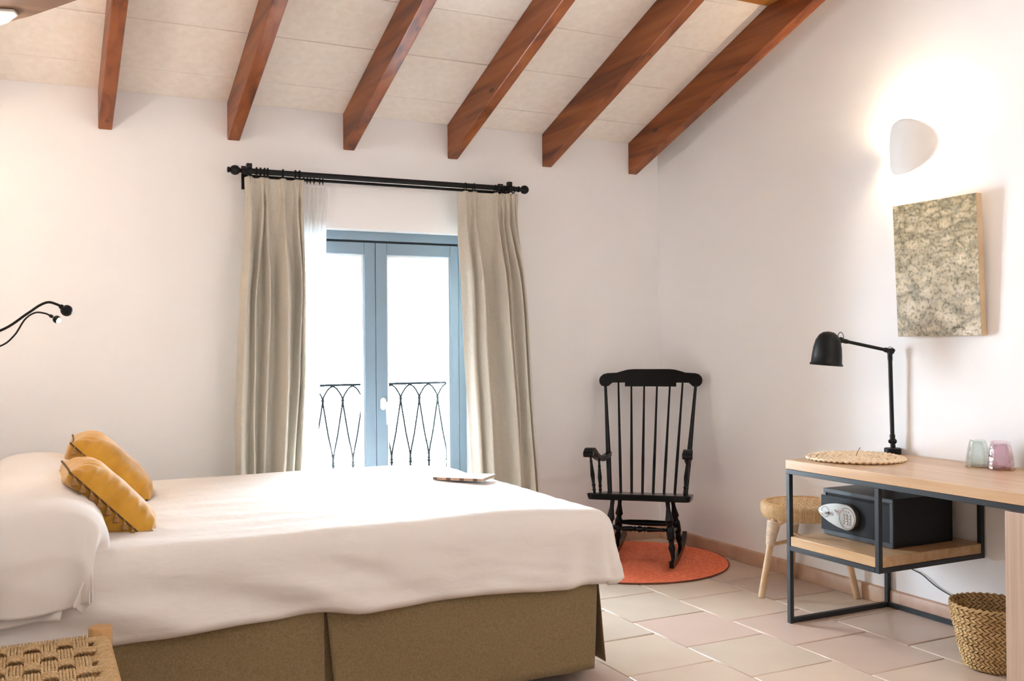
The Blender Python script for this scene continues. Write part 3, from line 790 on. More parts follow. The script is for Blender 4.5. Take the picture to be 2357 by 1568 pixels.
# notebook
a = Vector((-1.988, -1.110, .634)); b_ = Vector((-1.826, -1.277, .634)); c_ = Vector((-1.73, -1.147, .634))
ux = (b_ - a); nl = ux.length; ang = math.atan2(ux.y, ux.x); wv = .165
nb = thing('notebook', 'closed notebook with grey cover and striped brown edge lying on the bed', 'notebook', a, ang)
box(0, nl, 0, wv, .002, .010).build('pages', 'note_paper', nb, local=True)
box(-.001, nl + .001, -.001, wv + .001, .010, .0125).build('cover', 'note_cover', nb, local=True, bevel=.001)
box(-.001, nl + .001, -.001, wv + .001, 0, .002).build('cover', 'note_cover', nb, local=True)
for k in range(11):
    x0 = nl * k / 11
    box(x0 + .0012, x0 + nl / 11 - .0012, -.0025, .002, .001, .0115).build('binding_band', 'note_band_light' if k % 3 else 'note_band_dark', nb, local=True)

# ================================================================== RUG AND ROCKING CHAIR
RC = (-.54, -.50); RR = .528
rug = thing('round_rug', 'round terracotta braided jute rug under the rocking chair', 'rug', (RC[0], RC[1], 0))
prof = []
nring = 26
for k in range(nring):
    r0 = RR * k / nring; r1 = RR * (k + 1) / nring
    for q_ in range(5):
        t = q_ / 5; prof.append((max(1e-4, lerp(r0, r1, t)), .006 + .0045 * math.sin(PI * t) ** .6))
prof.append((RR, .006)); prof.append((RR + .002, .003)); prof.append((RR, .0005))
MB().lathe(prof[:-3][::1] + [(RR - .0005, .0062)], 120, cap=False).build('braided_coil', 'rug_jute', rug, local=True, angle=180)
MB().tube([(RR * math.cos(2 * PI * k / 120), RR * math.sin(2 * PI * k / 120), .0048) for k in range(120)], .0042, 6, closed=True).build('edge_binding', 'rug_edge', rug, local=True)

ch = thing('rocking_chair', 'black painted wooden rocking chair with spindle back on the round rug', 'chair', (-.650, -.716, .011), math.radians(-42))
BLK = 'black_lacquer'
def zs_seat(y): return .403 - .12 * y
# seat: rounded outline, dished and tilted back
poly = [(-.255, .40), (-.275, .20), (-.285, .06), (-.272, .005), (-.20, -.012), (-.1, -.006), (0, .004), (.1, -.006), (.20, -.012), (.272, .005), (.285, .06), (.275, .20), (.255, .40), (.13, .425), (0, .432), (-.13, .425)]
pc = catmull([(p[0], p[1], 0) for p in poly + poly[:1]], 4)[:-1]
MB().prism([(p.x, p.y) for p in pc], lambda p: (p[0] * .97, p[1], zs_seat(p[1]) - .034), lambda p: (p[0], p[1], zs_seat(p[1]))).build('seat', BLK, ch, local=True, bevel=.006, bseg=3)
# back posts and spindles
for i in range(8):
    f = -1 + 2 * i / 7
    xb, xt = .218 * f, .268 * f
    yb = .385 + .02 * (1 - f * f); yt = .545 + .028 * (1 - f * f)
    zt = .965 if abs(f) > .9 else (.985 if abs(f) > .65 else .965)
    a_, e_ = Vector((xb, yb, zs_seat(yb) - .01)), Vector((xt, yt, zt + .01))
    if i in (0, 7):
        MB().turned(a_, e_, [(0, .0135), (.3, .0150), (.45, .0140), (.75, .0105), (1, .0085)], 14).build('back_post', BLK, ch, local=True)
    else:
        MB().turned(a_, e_, [(0, .0080), (.3, .0088), (.6, .0072), (1, .0056)], 10).build('spindle', BLK, ch, local=True)
# crest rail
cr = [(-.306, 1.005), (-.300, 1.022), (-.284, 1.037), (-.262, 1.043), (-.205, 1.046), (-.175, 1.055), (-.140, 1.064), (-.1, 1.067), (.1, 1.067), (.140, 1.064), (.175, 1.055), (.205, 1.046),
      (.262, 1.043), (.284, 1.037), (.300, 1.022), (.306, 1.005), (.303, .985), (.292, .970), (.272, .963), (.250, .967), (.236, .980), (.226, .987), (.152, .987), (.152, .964),
      (-.152, .964), (-.152, .987), (-.226, .987), (-.236, .980), (-.250, .967), (-.272, .963), (-.292, .970), (-.303, .985)]
def cresty(x, z): return .585 - .30 * x * x + (z - 1.0) * .30
cu = sorted([p for p in cr if p[1] >= 1.005]); clw = [p for p in cr if p[1] <= 1.005]
clw = sorted(clw[:clw.index((.152, .964)) + 1][1:] if False else clw, key=lambda p: p[0])
def pl(P_, x):
    for (xa, za), (xb, zb) in zip(P_, P_[1:]):
        if xa <= x <= xb: return za if xb - xa < 1e-9 else lerp(za, zb, (x - xa) / (xb - xa))
    return P_[-1][1]
lowr = [(-.306, 1.005), (-.303, .985), (-.292, .970), (-.272, .963), (-.250, .967), (-.236, .980), (-.226, .987), (-.1525, .987), (-.152, .964), (.152, .964), (.1525, .987), (.226, .987), (.236, .980), (.250, .967), (.272, .963), (.292, .970), (.303, .985), (.306, 1.005)]
xs_ = sorted(set([p[0] for p in lowr] + [p[0] for p in cu] + [lerp(-.30, .30, k / 40) for k in range(41)]))
cm = MB(); V_ = []; F_ = []
for x in xs_:
    zb_, zt_ = pl(lowr, x), pl(cu, x)
    for z_, yo in ((zb_, -.013), (zt_, -.013), (zt_, .013), (zb_, .013)): V_.append((x, cresty(x, z_) + yo, z_))
for k in range(len(xs_) - 1):
    for q_ in range(4): F_.append((k * 4 + q_, (k + 1) * 4 + q_, (k + 1) * 4 + (q_ + 1) % 4, k * 4 + (q_ + 1) % 4))
cm.add(V_, F_); cm.build('crest_rail', BLK, ch, local=True, angle=40)
for sg in (-1, 1):
    # arm: rolled front, dipping back to the post
    pts = [(sg * .268, .00, .622), (sg * .268, .03, .632), (sg * .264, .08, .628), (sg * .256, .16, .590), (sg * .246, .26, .562), (sg * .236, .36, .565), (sg * .230, .44, .572)]
    cp = catmull(pts, 5); ws = [lerp(.026, .015, sstep(.1, .9, k / (len(cp) - 1))) for k in range(len(cp))]
    arm = MB()
    for k in range(len(cp) - 1):
        p0, p1 = cp[k], cp[k + 1]; w0, w1 = ws[k], ws[k + 1]; h_ = .014
        arm.hexa([(p0.x - w0, p0.y, p0.z - h_), (p0.x + w0, p0.y, p0.z - h_), (p1.x + w1, p1.y, p1.z - h_), (p1.x - w1, p1.y, p1.z - h_),
                  (p0.x - w0, p0.y, p0.z + h_), (p0.x + w0, p0.y, p0.z + h_), (p1.x + w1, p1.y, p1.z + h_), (p1.x - w1, p1.y, p1.z + h_)])
    arm.tube([(sg * .268 - .027, .004, .617), (sg * .268 + .027, .004, .617)], .0185, 16)
    arm.build('armrest', BLK, ch, local=True, bevel=.002, bseg=1)
    tp = [(0, .008), (.08, .0075), (.10, .0105), (.12, .0075), (.30, .009), (.50, .0125), (.68, .008), (.70, .0115), (.73, .0115), (.75, .0075), (.86, .0068), (.885, .0095), (.91, .0062), (1, .0062)]
    tp = [(0, .0075), (.10, .0075), (.12, .0115), (.15, .0078), (.22, .0085), (.25, .0115), (.28, .0078), (.48, .0125), (.80, .0072), (.82, .0098), (.84, .0066), (1, .0066)]
    MB().turned((sg * .245, .055, zs_seat(.05) - .01), (sg * .266, .045, .612), tp, 12).build('arm_post', BLK, ch, local=True)
    MB().turned((sg * .240, .200, zs_seat(.2) - .01), (sg * .251, .225, .560), tp, 12).build('arm_post', BLK, ch, local=True)
    lp = [(0, .012), (.14, .0115), (.24, .0165), (.34, .0225), (.39, .014), (.41, .017), (.43, .014), (.46, .021), (.56, .022), (.66, .021), (.68, .014), (.70, .017), (.72, .013), (.80, .020), (.90, .012), (.97, .011), (1, .011)]
    def rk(y): return .028 + .22 * (y - .27) ** 2 + (.10 * max(0, y - .45) ** 2)
    MB().turned((sg * .150, .085, zs_seat(.085) - .03), (sg * .182, .050, rk(.05) + .012), lp, 14).build('leg', BLK, ch, local=True)
    MB().turned((sg * .150, .330, zs_seat(.33) - .03), (sg * .182, .420, rk(.42) + .012), lp, 14).build('leg', BLK, ch, local=True)
    MB().turned((sg * .168, .072, .195), (sg * .168, .375, .165), [(0, .008), (.3, .011), (.5, .0135), (.7, .011), (1, .008)], 12).build('side_stretcher', BLK, ch, local=True)
    rkr = MB(); n = 30
    for k in range(n):
        y0, y1 = lerp(-.03, .70, k / n), lerp(-.03, .70, (k + 1) / n); hw = .0125
        z0, z1 = rk(y0) - .026, rk(y1) - .026; h0 = h1 = .036
        rkr.hexa([(sg * .182 - hw, y0, z0), (sg * .182 + hw, y0, z0), (sg * .182 + hw, y1, z1), (sg * .182 - hw, y1, z1),
                  (sg * .182 - hw, y0, z0 + h0), (sg * .182 + hw, y0, z0 + h0), (sg * .182 + hw, y1, z1 + h1), (sg * .182 - hw, y1, z1 + h1)])
    rkr.build('rocker', BLK, ch, local=True)
sp_ = [(0, .008), (.10, .0085), (.11, .012), (.13, .0085), (.36, .0150), (.40, .010), (.42, .0155), (.44, .010), (.50, .019), (.56, .010), (.58, .0155), (.60, .010), (.64, .0150), (.87, .0085), (.89, .012), (.90, .0085), (1, .008)]
MB().turned((-.168, .070, .205), (.168, .070, .205), sp_, 16).build('front_stretcher', BLK, ch, local=True)
MB().turned((-.166, .375, .185), (.166, .375, .185), [(0, .010), (.2, .016), (.5, .018), (.8, .016), (1, .010)], 14).build('rear_stretcher', BLK, ch, local=True)

# ================================================================== DESK
DXF, DY0, DY1 = -.614, -1.825, -3.50
desk = thing('desk', 'long oak desk with black square tube frame along the right wall', 'desk', (-.31, -2.4, 0))
box(DXF, -.004, DY1, DY0, .674, .714).build('desktop', 'oak_top', desk, bevel=.0025)
T = .021
def bar(x0, x1, y0, y1, z0, z1, nm='frame_tube'): return box(x0, x1, y0, y1, z0, z1).build(nm, 'steel_black', desk, bevel=.0015, bseg=1)
XF0, XB1 = DXF + .001, -.006
bar(XF0, XF0 + T, DY1, DY0 - .002, .653, .674, 'front_rail'); bar(XB1 - T, XB1, DY1, DY0 - .002, .653, .674, 'back_rail')
bar(XF0 + T, XB1 - T, DY0 - .002 - T, DY0 - .002, .653, .674, 'side_rail')
bar(XF0, XF0 + T, DY0 - .002 - T, DY0 - .002, 0, .653, 'leg'); bar(XB1 - T, XB1, DY0 - .002 - T, DY0 - .002, 0, .653, 'leg')
bar(XF0 + T, XB1 - T, DY0 - .002 - T, DY0 - .002, .001, .001 + T, 'floor_rail'); bar(XB1 - T, XB1, -2.95, DY0 - .002 - T, .001, .001 + T, 'floor_rail')
SY = -2.345
bar(XF0, XF0 + T, SY, SY + T, .319, .653, 'shelf_post'); bar(XB1 - T, XB1, SY, SY + T, .319, .653, 'shelf_post')
bar(XF0, XF0 + T, SY + T, DY0 - .002 - T, .319, .340, 'shelf_rail'); bar(XB1 - T, XB1, SY + T, DY0 - .002 - T, .319, .340, 'shelf_rail')
bar(XF0 + T, XB1 - T, SY, SY + T, .319, .340, 'shelf_rail')
box(XF0 + .002, XB1 - .002, SY + .002, DY0 - .026, .340, .381).build('shelf', 'oak_shelf', desk, bevel=.002)
cab = thing('cabinet', 'pale oak laminate cabinet standing under the right end of the desk', 'cabinet', (-.33, -3.2, 0))
box(-.592, -.03, -3.48, -2.90, .0, .65).build('carcass', 'laminate_oak', cab, bevel=.002)
box(-.612, -.594, -3.478, -2.892, .012, .648).build('door', 'laminate_oak', cab, bevel=.002)

# safe
sf = thing('safe', 'black metal safe with silver keypad on the desk shelf', 'safe', (-.26, -2.06, .381))
SX0, SX1, SY0, SY1, SZ0, SZ1 = -.436, -.085, -2.253, -1.868, .383, .583
box(SX0 + .006, SX1, SY0, SY1, SZ0, SZ1).build('body', 'safe_paint', sf, bevel=.002)
r = MB(); rw = .016
r.box(SX0, SX0 + .008, SY0, SY1, SZ1 - .017, SZ1).box(SX0, SX0 + .008, SY0, SY1, SZ0, SZ0 + .020).box(SX0, SX0 + .008, SY0, SY0 + rw, SZ0 + .02, SZ1 - .017).box(SX0, SX0 + .008, SY1 - rw, SY1, SZ0 + .02, SZ1 - .017)
r.build('front_rim', 'safe_rim', sf, bevel=.001)
box(SX0 + .004, SX0 + .0075, SY0 + rw, SY1 - rw, SZ0 + .02, SZ1 - .017).build('gap', 'safe_gap', sf)
# door plate, slightly ajar on its right hinge
dy0, dy1 = SY0 + rw + .002, SY1 - .003
def dx(y): return SX0 + .003 - .019 * (y - dy0) / (dy1 - dy0)
z0, z1 = SZ0 + .0215, SZ1 - .027
dr = MB().hexa([(dx(dy0), dy0, z0), (dx(dy0) + .004, dy0, z0), (dx(dy1) + .004, dy1, z0), (dx(dy1), dy1, z0), (dx(dy0), dy0, z1), (dx(dy0) + .004, dy0, z1), (dx(dy1) + .004, dy1, z1), (dx(dy1), dy1, z1)])
sdoor = dr.build('safe_door', 'safe_paint', sf, bevel=.001)
kc = (-2.028, .478)
kx = dx(kc[0])
def tear(sc=1.0):
    out = []
    for k in range(48):
        a = 2 * PI * k / 48
        c_, s_ = math.cos(a), math.sin(a)
        if c_ < 0: y, z = kc[0] + c_ * .055 * sc, kc[1] + s_ * .0555 * sc          # round keypad end (towards the camera)
        else: y, z = kc[0] + c_ * .158 * sc, kc[1] + s_ * .0555 * sc * (1 - .25 * c_ ** 2) + .012 * c_
        out.append((y, z))
    return out
MB().prism(tear(), lambda p: (dx(p[0]) - .0005, p[0], p[1]), lambda p: (dx(p[0]) - .020, p[0], p[1])).build('lock_housing', 'silver_dark', sdoor, bevel=.002)
MB().prism(tear(.97), lambda p: (dx(p[0]) - .019, p[0], p[1]), lambda p: (dx(p[0]) - .0225, p[0], p[1])).build('lock_plate', 'silver_plastic', sdoor, bevel=.0015)
def ringat(c, ry, rz, rad, name, mat):
    MB().tube([(dx(c[0] + ry * math.cos(a)) - .0226, c[0] + ry * math.cos(a), c[1] + rz * math.sin(a)) for a in [2 * PI * k / 36 for k in range(36)]], rad, 6, closed=True).build(name, mat, sdoor)
ringat((kc[0] - .006, kc[1] - .003), .040, .044, .0009, 'keypad_ring', 'silver_dark')
ringat((kc[0] + .112, kc[1] + .010), .021, .023, .0009, 'dial_ring', 'silver_dark')
yk, zk = kc[0] + .112, kc[1] + .008
MB().hexa([(kx - .045, yk - .020, zk - .004), (kx - .045, yk + .020, zk - .006), (kx - .026, yk + .020, zk - .006), (kx - .026, yk - .020, zk - .004),
           (kx - .045, yk - .020, zk + .004), (kx - .045, yk + .020, zk + .006), (kx - .026, yk + .020, zk + .006), (kx - .026, yk - .020, zk + .004)]).build('dial_knob', 'chrome', sdoor, bevel=.002)
for rr_ in range(4):
    for cc in range(3):
        y, z = kc[0] + .010 - .0165 * cc, kc[1] + .012 - .0118 * rr_ - .001 * cc
        MB().sphere((dx(y) - .0225, y, z), .0047, 10, 6, (.8, 1, 1)).build('key', 'chrome', sdoor)
for cc in range(3):
    y = kc[0] + .012 - .0145 * cc
    MB().sphere((dx(y) - .0228, y, kc[1] + .027 - .001 * cc), .0018, 8, 5).build('indicator', 'safe_gap', sdoor)
ly, lz = kc[0] + .052, kc[1] + .018
MB().tube([(dx(ly) - .0228, ly + .009 - .0045 + .0045 * math.cos(a), lz + .003 + .004 * math.sin(a)) for a in [PI * .1 + PI * 1.2 * k / 8 for k in range(9)]], .0012, 6).build('logo_letter', 'silver_dark', sdoor)
MB().sphere((dx(ly) - .0228, ly - .004, lz), .0042, 10, 6, (.3, 1, 1)).build('logo_dot', 'logo_red', sdoor)
MB().tube([(dx(ly) - .0228, ly - .006 + .009 * math.cos(a), lz - .001 + .010 * math.sin(a)) for a in [PI * .55 - PI * 1.0 * k / 10 + PI for k in range(11)]], .0010, 6).build('logo_arc', 'logo_red', sdoor)

# ================================================================== ON THE DESK
ZT = .714
lp_ = thing('desk_lamp', 'black metal desk lamp with jointed arm and bell shade on the desk', 'lamp', (-.048, -1.904, ZT))
LB = Vector((-.048, -1.904, ZT)); AR = Vector((-.905, .425, 0)).normalized()     # arm direction along the wall side
def lpt(a, z): return LB + AR * a + Vector((0, 0, z))
MB().lathe([(.036, 0), (.037, .003), (.037, .025), (.034, .028)], 28, Matrix.Translation(LB)).build('base', 'lamp_black', lp_)
MB().turned(lpt(0, .028), lpt(0, .060), [(0, .010), (1, .010)], 14).build('stem', 'lamp_black', lp_)
j = MB().sphere(lpt(-.006, .058), .0135, 14, 10); j.sphere(lpt(.010, .058), .010, 14, 10); j.tube([lpt(-.010, .045), lpt(-.013, .020)], .0025, 8)
j.build('lower_joint', 'lamp_black', lp_)
MB().turned(lpt(0, .060), lpt(.008, .466), [(0, .011), (.06, .0125), (.08, .0095), (.90, .0095), (.92, .011), (1, .011)], 14).build('lower_arm', 'lamp_black', lp_)
k = MB(); jc = lpt(.006, .470)
side = AR.cross(Vector((0, 0, 1)))
k.tube([jc - side * .012, jc + side * .012], .0145, 18); k.tube([jc - AR * .012 + Vector((0, 0, .004)) - side * .004, jc - AR * .012 + Vector((0, 0, .004)) + side * .004], .009, 12)
k.tube([jc + Vector((0, 0, .002)) + AR * (.016 * math.cos(a)) + Vector((0, 0, .018 * math.sin(a))) for a in [PI * q_ / 10 for q_ in range(11)]], .0014, 6)
k.build('elbow', 'lamp_black', lp_)
MB().turned(lpt(.012, .473), lpt(.228, .521), [(0, .010), (.08, .0115), (.12, .0078), (.86, .0078), (.90, .0105), (1, .0105)], 14).build('upper_arm', 'lamp_black', lp_)
k = MB(); hc = lpt(.234, .523)
k.sphere(hc, .0145, 14, 10)
k.tube([hc + Vector((0, 0, .006)) + AR * (.014 * math.cos(a)) + Vector((0, 0, .030 * math.sin(a))) for a in [PI * q_ / 12 for q_ in range(13)]], .0016, 6)
k.build('head_joint', 'lamp_black', lp_)
hd = lpt(.302, .408)
Mh = Matrix.Translation(hd) @ Matrix.Rotation(math.radians(5), 4, side)
bell = [(.0705, .000), (.0735, .004), (.0705, .008), (.0675, .012), (.0655, .045), (.062, .080), (.054, .115), (.041, .138), (.024, .151), (.0001, .155)]
shade = MB().lathe(bell, 36, Mh, cap=False).build('shade', 'lamp_black', lp_, solid=.002, angle=60)
MB().sphere(Mh @ Vector((0, 0, .06)), .028, 16, 10).build('bulb', 'white_plastic', shade)
MB().tube([hc, Mh @ Vector((0, 0, .100)) - AR * .052], .008, 12).build('neck', 'lamp_black', lp_)

# woven place mat
mc = Vector((-.345, -1.972, ZT)); MR = .222
mat_ = thing('placemat', 'round woven seagrass place mat at the left end of the desk', 'placemat', mc)
def wavy(r, a): return r * (1 + .02 * math.sin(3 * a + 1) + .012 * math.sin(5 * a))
for ring_i in range(9):
    r = MR * (ring_i + .6) / 9.6
    pts = []; n = max(18, int(r * 2 * PI / .008))
    for k in range(n):
        a = 2 * PI * k / n
        pts.append((wavy(r, a) * math.cos(a), wavy(r, a) * math.sin(a), .0085 + .003 * math.sin(a * max(4, int(r * 2 * PI / .026)) + ring_i) + .002 * math.sin(2 * a)))
    MB().tube(pts, .0098 if ring_i < 8 else .0105, 8, closed=True, flat=.62).build('woven_ring', 'seagrass_pale', mat_, local=True)
b = MB()
for k in range(95):
    a = 2 * PI * k / 95
    for ring_i in range(8):
        if (k + ring_i) % 2 and k * (ring_i + 2) % 3:
            r = MR * (ring_i + 1.1) / 9.6
            if r * 2 * PI / 95 < .004 and k % 3: continue
            p = Vector((wavy(r, a) * math.cos(a), wavy(r, a) * math.sin(a), .0125 + .0025 * math.sin(k * 2.1)))
            dr_ = Vector((math.cos(a + .5), math.sin(a + .5), 0)) * .0105
            b.tube([p - dr_ + Vector((0, 0, -.004)), p + Vector((0, 0, .002)), p + dr_ + Vector((0, 0, -.004))], .0032, 5)
b.build('cross_strands', 'seagrass_pale', mat_, local=True, kind='stuff')
MB().tube(bez((0, 0, .012), (.002, 0, .025), (.008, -.004, .035), (.014, -.010, .052), 6), .0013, 6).build('loose_end', 'seagrass_dark', mat_, local=True)

def tumbler(name, label, c, h, rb, rt_, mat, facet):
    root = thing(name, label, 'glass', c, 0, 'upturned tumblers by the wall')
    prof_o = []; n = 14
    for i in range(n + 1):
        t = i / n; r = lerp(rb, rt_, t ** 1.9 if not facet else t ** 2.2); prof_o.append((r, h * t * .97))
    prof_o += [(rt_ * .97, h * .99), (rt_ * .90, h), (.0001, h)]
    base_t = .012 if facet else .006
    prof_i = [(.0001, h - base_t), (rt_ * .86, h - base_t)]
    for i in range(n, -1, -1):
        t = i / n
        if h * t * .97 > h - base_t - .003: continue
        r = lerp(rb, rt_, t ** 1.9) - .0022; prof_i.append((r, h * t * .97))
    b = MB().lathe(prof_o[::-1] + [(prof_o[0][0] - .001, -.0005)] + prof_i[::-1], 40, cap=False)
    if facet:
        vs_ = []
        for p in b.v:
            p = Vector(p); r = math.hypot(p.x, p.y)
            if r > .02 and p.z < h * .93:
                a = math.atan2(p.y, p.x); q_ = 1 + .022 * math.cos(a * 9 + (PI if int(p.z / .014) % 2 else 0)) * math.sin(p.z / .014 * PI) ** 2
                p.x *= q_; p.y *= q_
            vs_.append(tuple(p))
        b.v = vs_
    b.build('tumbler_body', mat, root, local=True, angle=50)
    return root
for nm, lab, c in (('coaster', 'thin brown coaster under the green tumbler', (-.118, -2.405)), ('coaster', 'thin brown coaster under the purple tumbler', (-.112, -2.510))):
    root = thing(nm, lab, 'coaster', (c[0], c[1], ZT), .3, 'coasters under the tumblers')
    MB().prism([(.052 * math.cos(a), .052 * math.sin(a)) for a in [PI / 3 * k + .2 for k in range(6)]], lambda p: (p[0], p[1], .0003), lambda p: (p[0], p[1], .0035)).build('coaster_disc', 'coaster_cork', root, local=True, bevel=.001)
tumbler('tumbler', 'upturned pale green ribbed glass tumbler on a coaster', (-.118, -2.405, ZT + .0042), .108, .048, .031, 'green_glass', False)
tumbler('tumbler', 'upturned purple faceted glass tumbler on a coaster', (-.118, -2.508, ZT + .0042), .110, .049, .034, 'purple_glass', True)

# ================================================================== RATTAN STOOL (three legs)
SC = Vector((-.165, -1.449, 0))
stl = thing('rattan_stool', 'round woven rattan stool with three legs behind the desk frame', 'stool', SC)
feet = [Vector((-.431, -1.446, 0)), Vector((-.040, -1.225, 0)), Vector((-.040, -1.675, 0))]
SZ_ = .434; SR = .182
tops = []
for f_ in feet:
    d_ = (f_ - SC); d_.normalize(); tops.append(SC + d_ * (SR - .012) + Vector((0, 0, SZ_ - .02)))
for f_, t_ in zip(feet, tops):
    p = [f_.lerp(t_, k / 8) for k in range(9)]
    MB().tube(p, [.0155, .0160, .0160, .0160, .0160, .0160, .0158, .0155, .015], 14).build('leg', 'rattan', stl)
    bd = MB()
    for k in range(15):
        t = lerp(.60, .86, k / 14); c0 = f_.lerp(t_, t); ax = (t_ - f_).normalized(); rr_ = .018 + .012 * max(0, (t - .60) / .26)
        x_ = ax.orthogonal().normalized(); y_ = ax.cross(x_)
        bd.tube([c0 + (x_ * math.cos(a) + y_ * math.sin(a)) * rr_ for a in [2 * PI * q_ / 12 for q_ in range(12)]], .0042, 6, closed=True)
    bd.build('binding', 'rattan_binding', stl)
for i in range(3):
    a_, b2 = i, (i + 1) % 3
    pa, pb = feet[a_].lerp(tops[a_], .66), feet[b2].lerp(tops[b2], .66)
    mid = (tops[a_] + tops[b2]) / 2 - Vector((0, 0, .035))
    out = (mid - SC); out.z = 0; out = out.normalized() * .05
    arch = catmull([pa, pa + (pb - pa) * .06 + Vector((0, 0, .06)), pa + (pb - pa) * .25 + Vector((0, 0, .108)) + out * .7, mid + out, pa + (pb - pa) * .75 + Vector((0, 0, .108)) + out * .7, pa + (pb - pa) * .94 + Vector((0, 0, .06)), pb], 6)
    MB().tube(arch, .0098, 10).build('arch_brace', 'rattan', stl)
    ctr = SC + Vector((0, 0, .262))
    MB().tube([feet[i].lerp(tops[i], .60), ctr], .0088, 10).build('stretcher', 'rattan_skin', stl)
MB().sphere(SC + Vector((0, 0, .262)), .017, 12, 8, (1, 1, .8)).build('hub_binding', 'rattan_skin', stl)
MB().tube([SC + Vector((SR * math.cos(a), SR * math.sin(a), SZ_ - .014)) for a in [2 * PI * k / 60 for k in range(60)]], .018, 10, closed=True).build('seat_ring', 'rattan_skin', stl)
wr = MB()
for k in range(150):
    a = 2 * PI * k / 150; dv = Vector((math.cos(a), math.sin(a), 0)); c0 = SC + dv * SR + Vector((0, 0, SZ_ - .014))
    jit = .0006 * math.sin(k * 7.3)
    wr.tube([c0 + dv * (.0195 + jit) * math.cos(t) * 1.0 + Vector((0, 0, (.0205 + jit) * math.sin(t) * (1.0 if t > 0 else 2.5))) for t in [lerp(-1.5, 1.9, q_ / 7) for q_ in range(8)]], .0042, 5)
wr.build('rim_wrapping', 'rattan_skin', stl, kind='stuff')
sw = MB(); sp_ = .0125
n_ = int(SR * 2 / sp_)
for i in range(-n_ // 2, n_ // 2 + 1):
    for ax in (0, 1):
        o_ = i * sp_; hl = math.sqrt(max(0, (SR + .004) ** 2 - o_ * o_))
        if hl < .02: continue
        m_ = max(4, int(2 * hl / (sp_ / 2)))
        pts = []
        for q_ in range(m_ + 1):
            u = lerp(-hl, hl, q_ / m_)
            z = SZ_ + .002 + .0032 * math.cos(PI * u / sp_ / 2 + (PI / 2 if i % 2 else 0) + (PI if ax else 0)) + .006 * (1 - (u * u + o_ * o_) / SR ** 2) - .004
            pts.append(SC + Vector(((u, o_, z) if ax == 0 else (o_, u, z))))
        sw.tube(pts, .0050, 5, flat=.5)
sw.build('woven_seat', 'rattan_skin', stl, kind='stuff')

# ================================================================== BASKET
bk = Vector((-.345, -2.632, 0))
bas = thing('basket', 'tapered woven seagrass waste basket in front of the pale cabinet', 'basket', bk)
BH, R0, R1 = .240, .092, .145
def br(z): t = z / BH; return lerp(R0, R1, t ** .85)
prof = [(.0001, .004), (R0 - .006, .004), (R0 - .004, .008)] + [(br(BH * k / 10) - .004, BH * k / 10) for k in range(1, 11)]
MB().lathe(prof, 48, cap=False).build('basket_wall', 'seagrass_dark', bas, local=True, solid=.003)
wv_ = MB(); NRW = 18
for rrw in range(NRW):
    z0 = .004 + (BH - .006) * rrw / NRW; z1 = .004 + (BH - .006) * (rrw + 1) / NRW; n = 40
    for k in range(n):
        a0 = 2 * PI * (k + (.5 if rrw % 2 else 0)) / n; sl = (1 if rrw % 2 else -1) * 2 * PI / n * .95; wa = 2 * PI / n * .40
        jr = .0018 * math.sin(k * 5.1 + rrw * 2.3)
        def pt(a, z, o_): r_ = br(z) + o_ + jr; return (r_ * math.cos(a), r_ * math.sin(a), z)
        za, zb = z0 - .0015, z1 + .0015
        wv_.add([pt(a0 - wa, za, -.002), pt(a0 + wa, za, -.002), pt(a0 + sl + wa, zb, .0), pt(a0 + sl - wa, zb, .0),
                 pt(a0 + sl * .5 - wa * .6, (za + zb) / 2, .0062), pt(a0 + sl * .5 + wa * .6, (za + zb) / 2, .0062)],
                [(0, 1, 5, 4), (4, 5, 2, 3), (0, 4, 3), (1, 2, 5)])
        if rrw > NRW - 12:        # inside face of the weave near the rim
            wv_.add([pt(a0 - wa, za, -.006), pt(a0 + wa, za, -.006), pt(a0 + sl + wa, zb, -.007), pt(a0 + sl - wa, zb, -.007),
                     pt(a0 + sl * .5 - wa * .6, (za + zb) / 2, -.010), pt(a0 + sl * .5 + wa * .6, (za + zb) / 2, -.010)],
                    [(4, 5, 1, 0), (3, 2, 5, 4), (3, 4, 0), (5, 2, 1)])
wv_.build('weave', 'seagrass', bas, local=True, angle=25, kind='stuff')
MB().tube([((R1 - .002) * math.cos(2 * PI * k / 140), (R1 - .002) * math.sin(2 * PI * k / 140), BH + .003 * math.sin(2 * PI * k / 140 * 36)) for k in range(140)], .0042, 6, closed=True).build('rim', 'seagrass', bas, local=True)

# power cable on the wall
cb = thing('power_cable', 'thin black cable sagging along the wall below the desk shelf', 'cable', (-.01, -2.1, .1))
MB().tube(catmull([(-.012, -1.86, .33), (-.010, -1.90, .255), (-.010, -1.953, .205), (-.012, -2.03, .185), (-.012, -2.10, .150), (-.012, -2.172, .128), (-.014, -2.30, .10), (-.012, -2.45, .095)], 6), .0025, 8).build('cord', 'cable_black', cb)

# ================================================================== ON THE RIGHT WALL
pt_ = thing('painting', 'unframed canvas painting of a stony slope on the right wall', 'painting', (-.03, -2.152, 1.250))
PW, PH, PT = .434, .592, .032
def canv(u, v, d_): return (-.008 - .026 * (v / PH) - d_, -1.935 - u, 1.250 + v)
MB().hexa([canv(0, 0, 0), canv(PW, 0, 0), canv(PW, 0, PT), canv(0, 0, PT), canv(0, PH, 0), canv(PW, PH, 0), canv(PW, PH, PT), canv(0, PH, PT)]).build('stretcher_box', 'canvas_edge', pt_, bevel=.001)
MB().hexa([canv(.001, .001, PT - .001), canv(PW - .001, .001, PT - .001), canv(PW - .001, .001, PT + .0012), canv(.001, .001, PT + .0012),
           canv(.001, PH - .001, PT - .001), canv(PW - .001, PH - .001, PT - .001), canv(PW - .001, PH - .001, PT + .0012), canv(.001, PH - .001, PT + .0012)]).build('painted_face', 'painted_canvas', pt_)
sg_ = MB()
def stroke(pts): sg_.tube([canv(u, v, PT + .0016) for u, v in pts], .0011, 5)
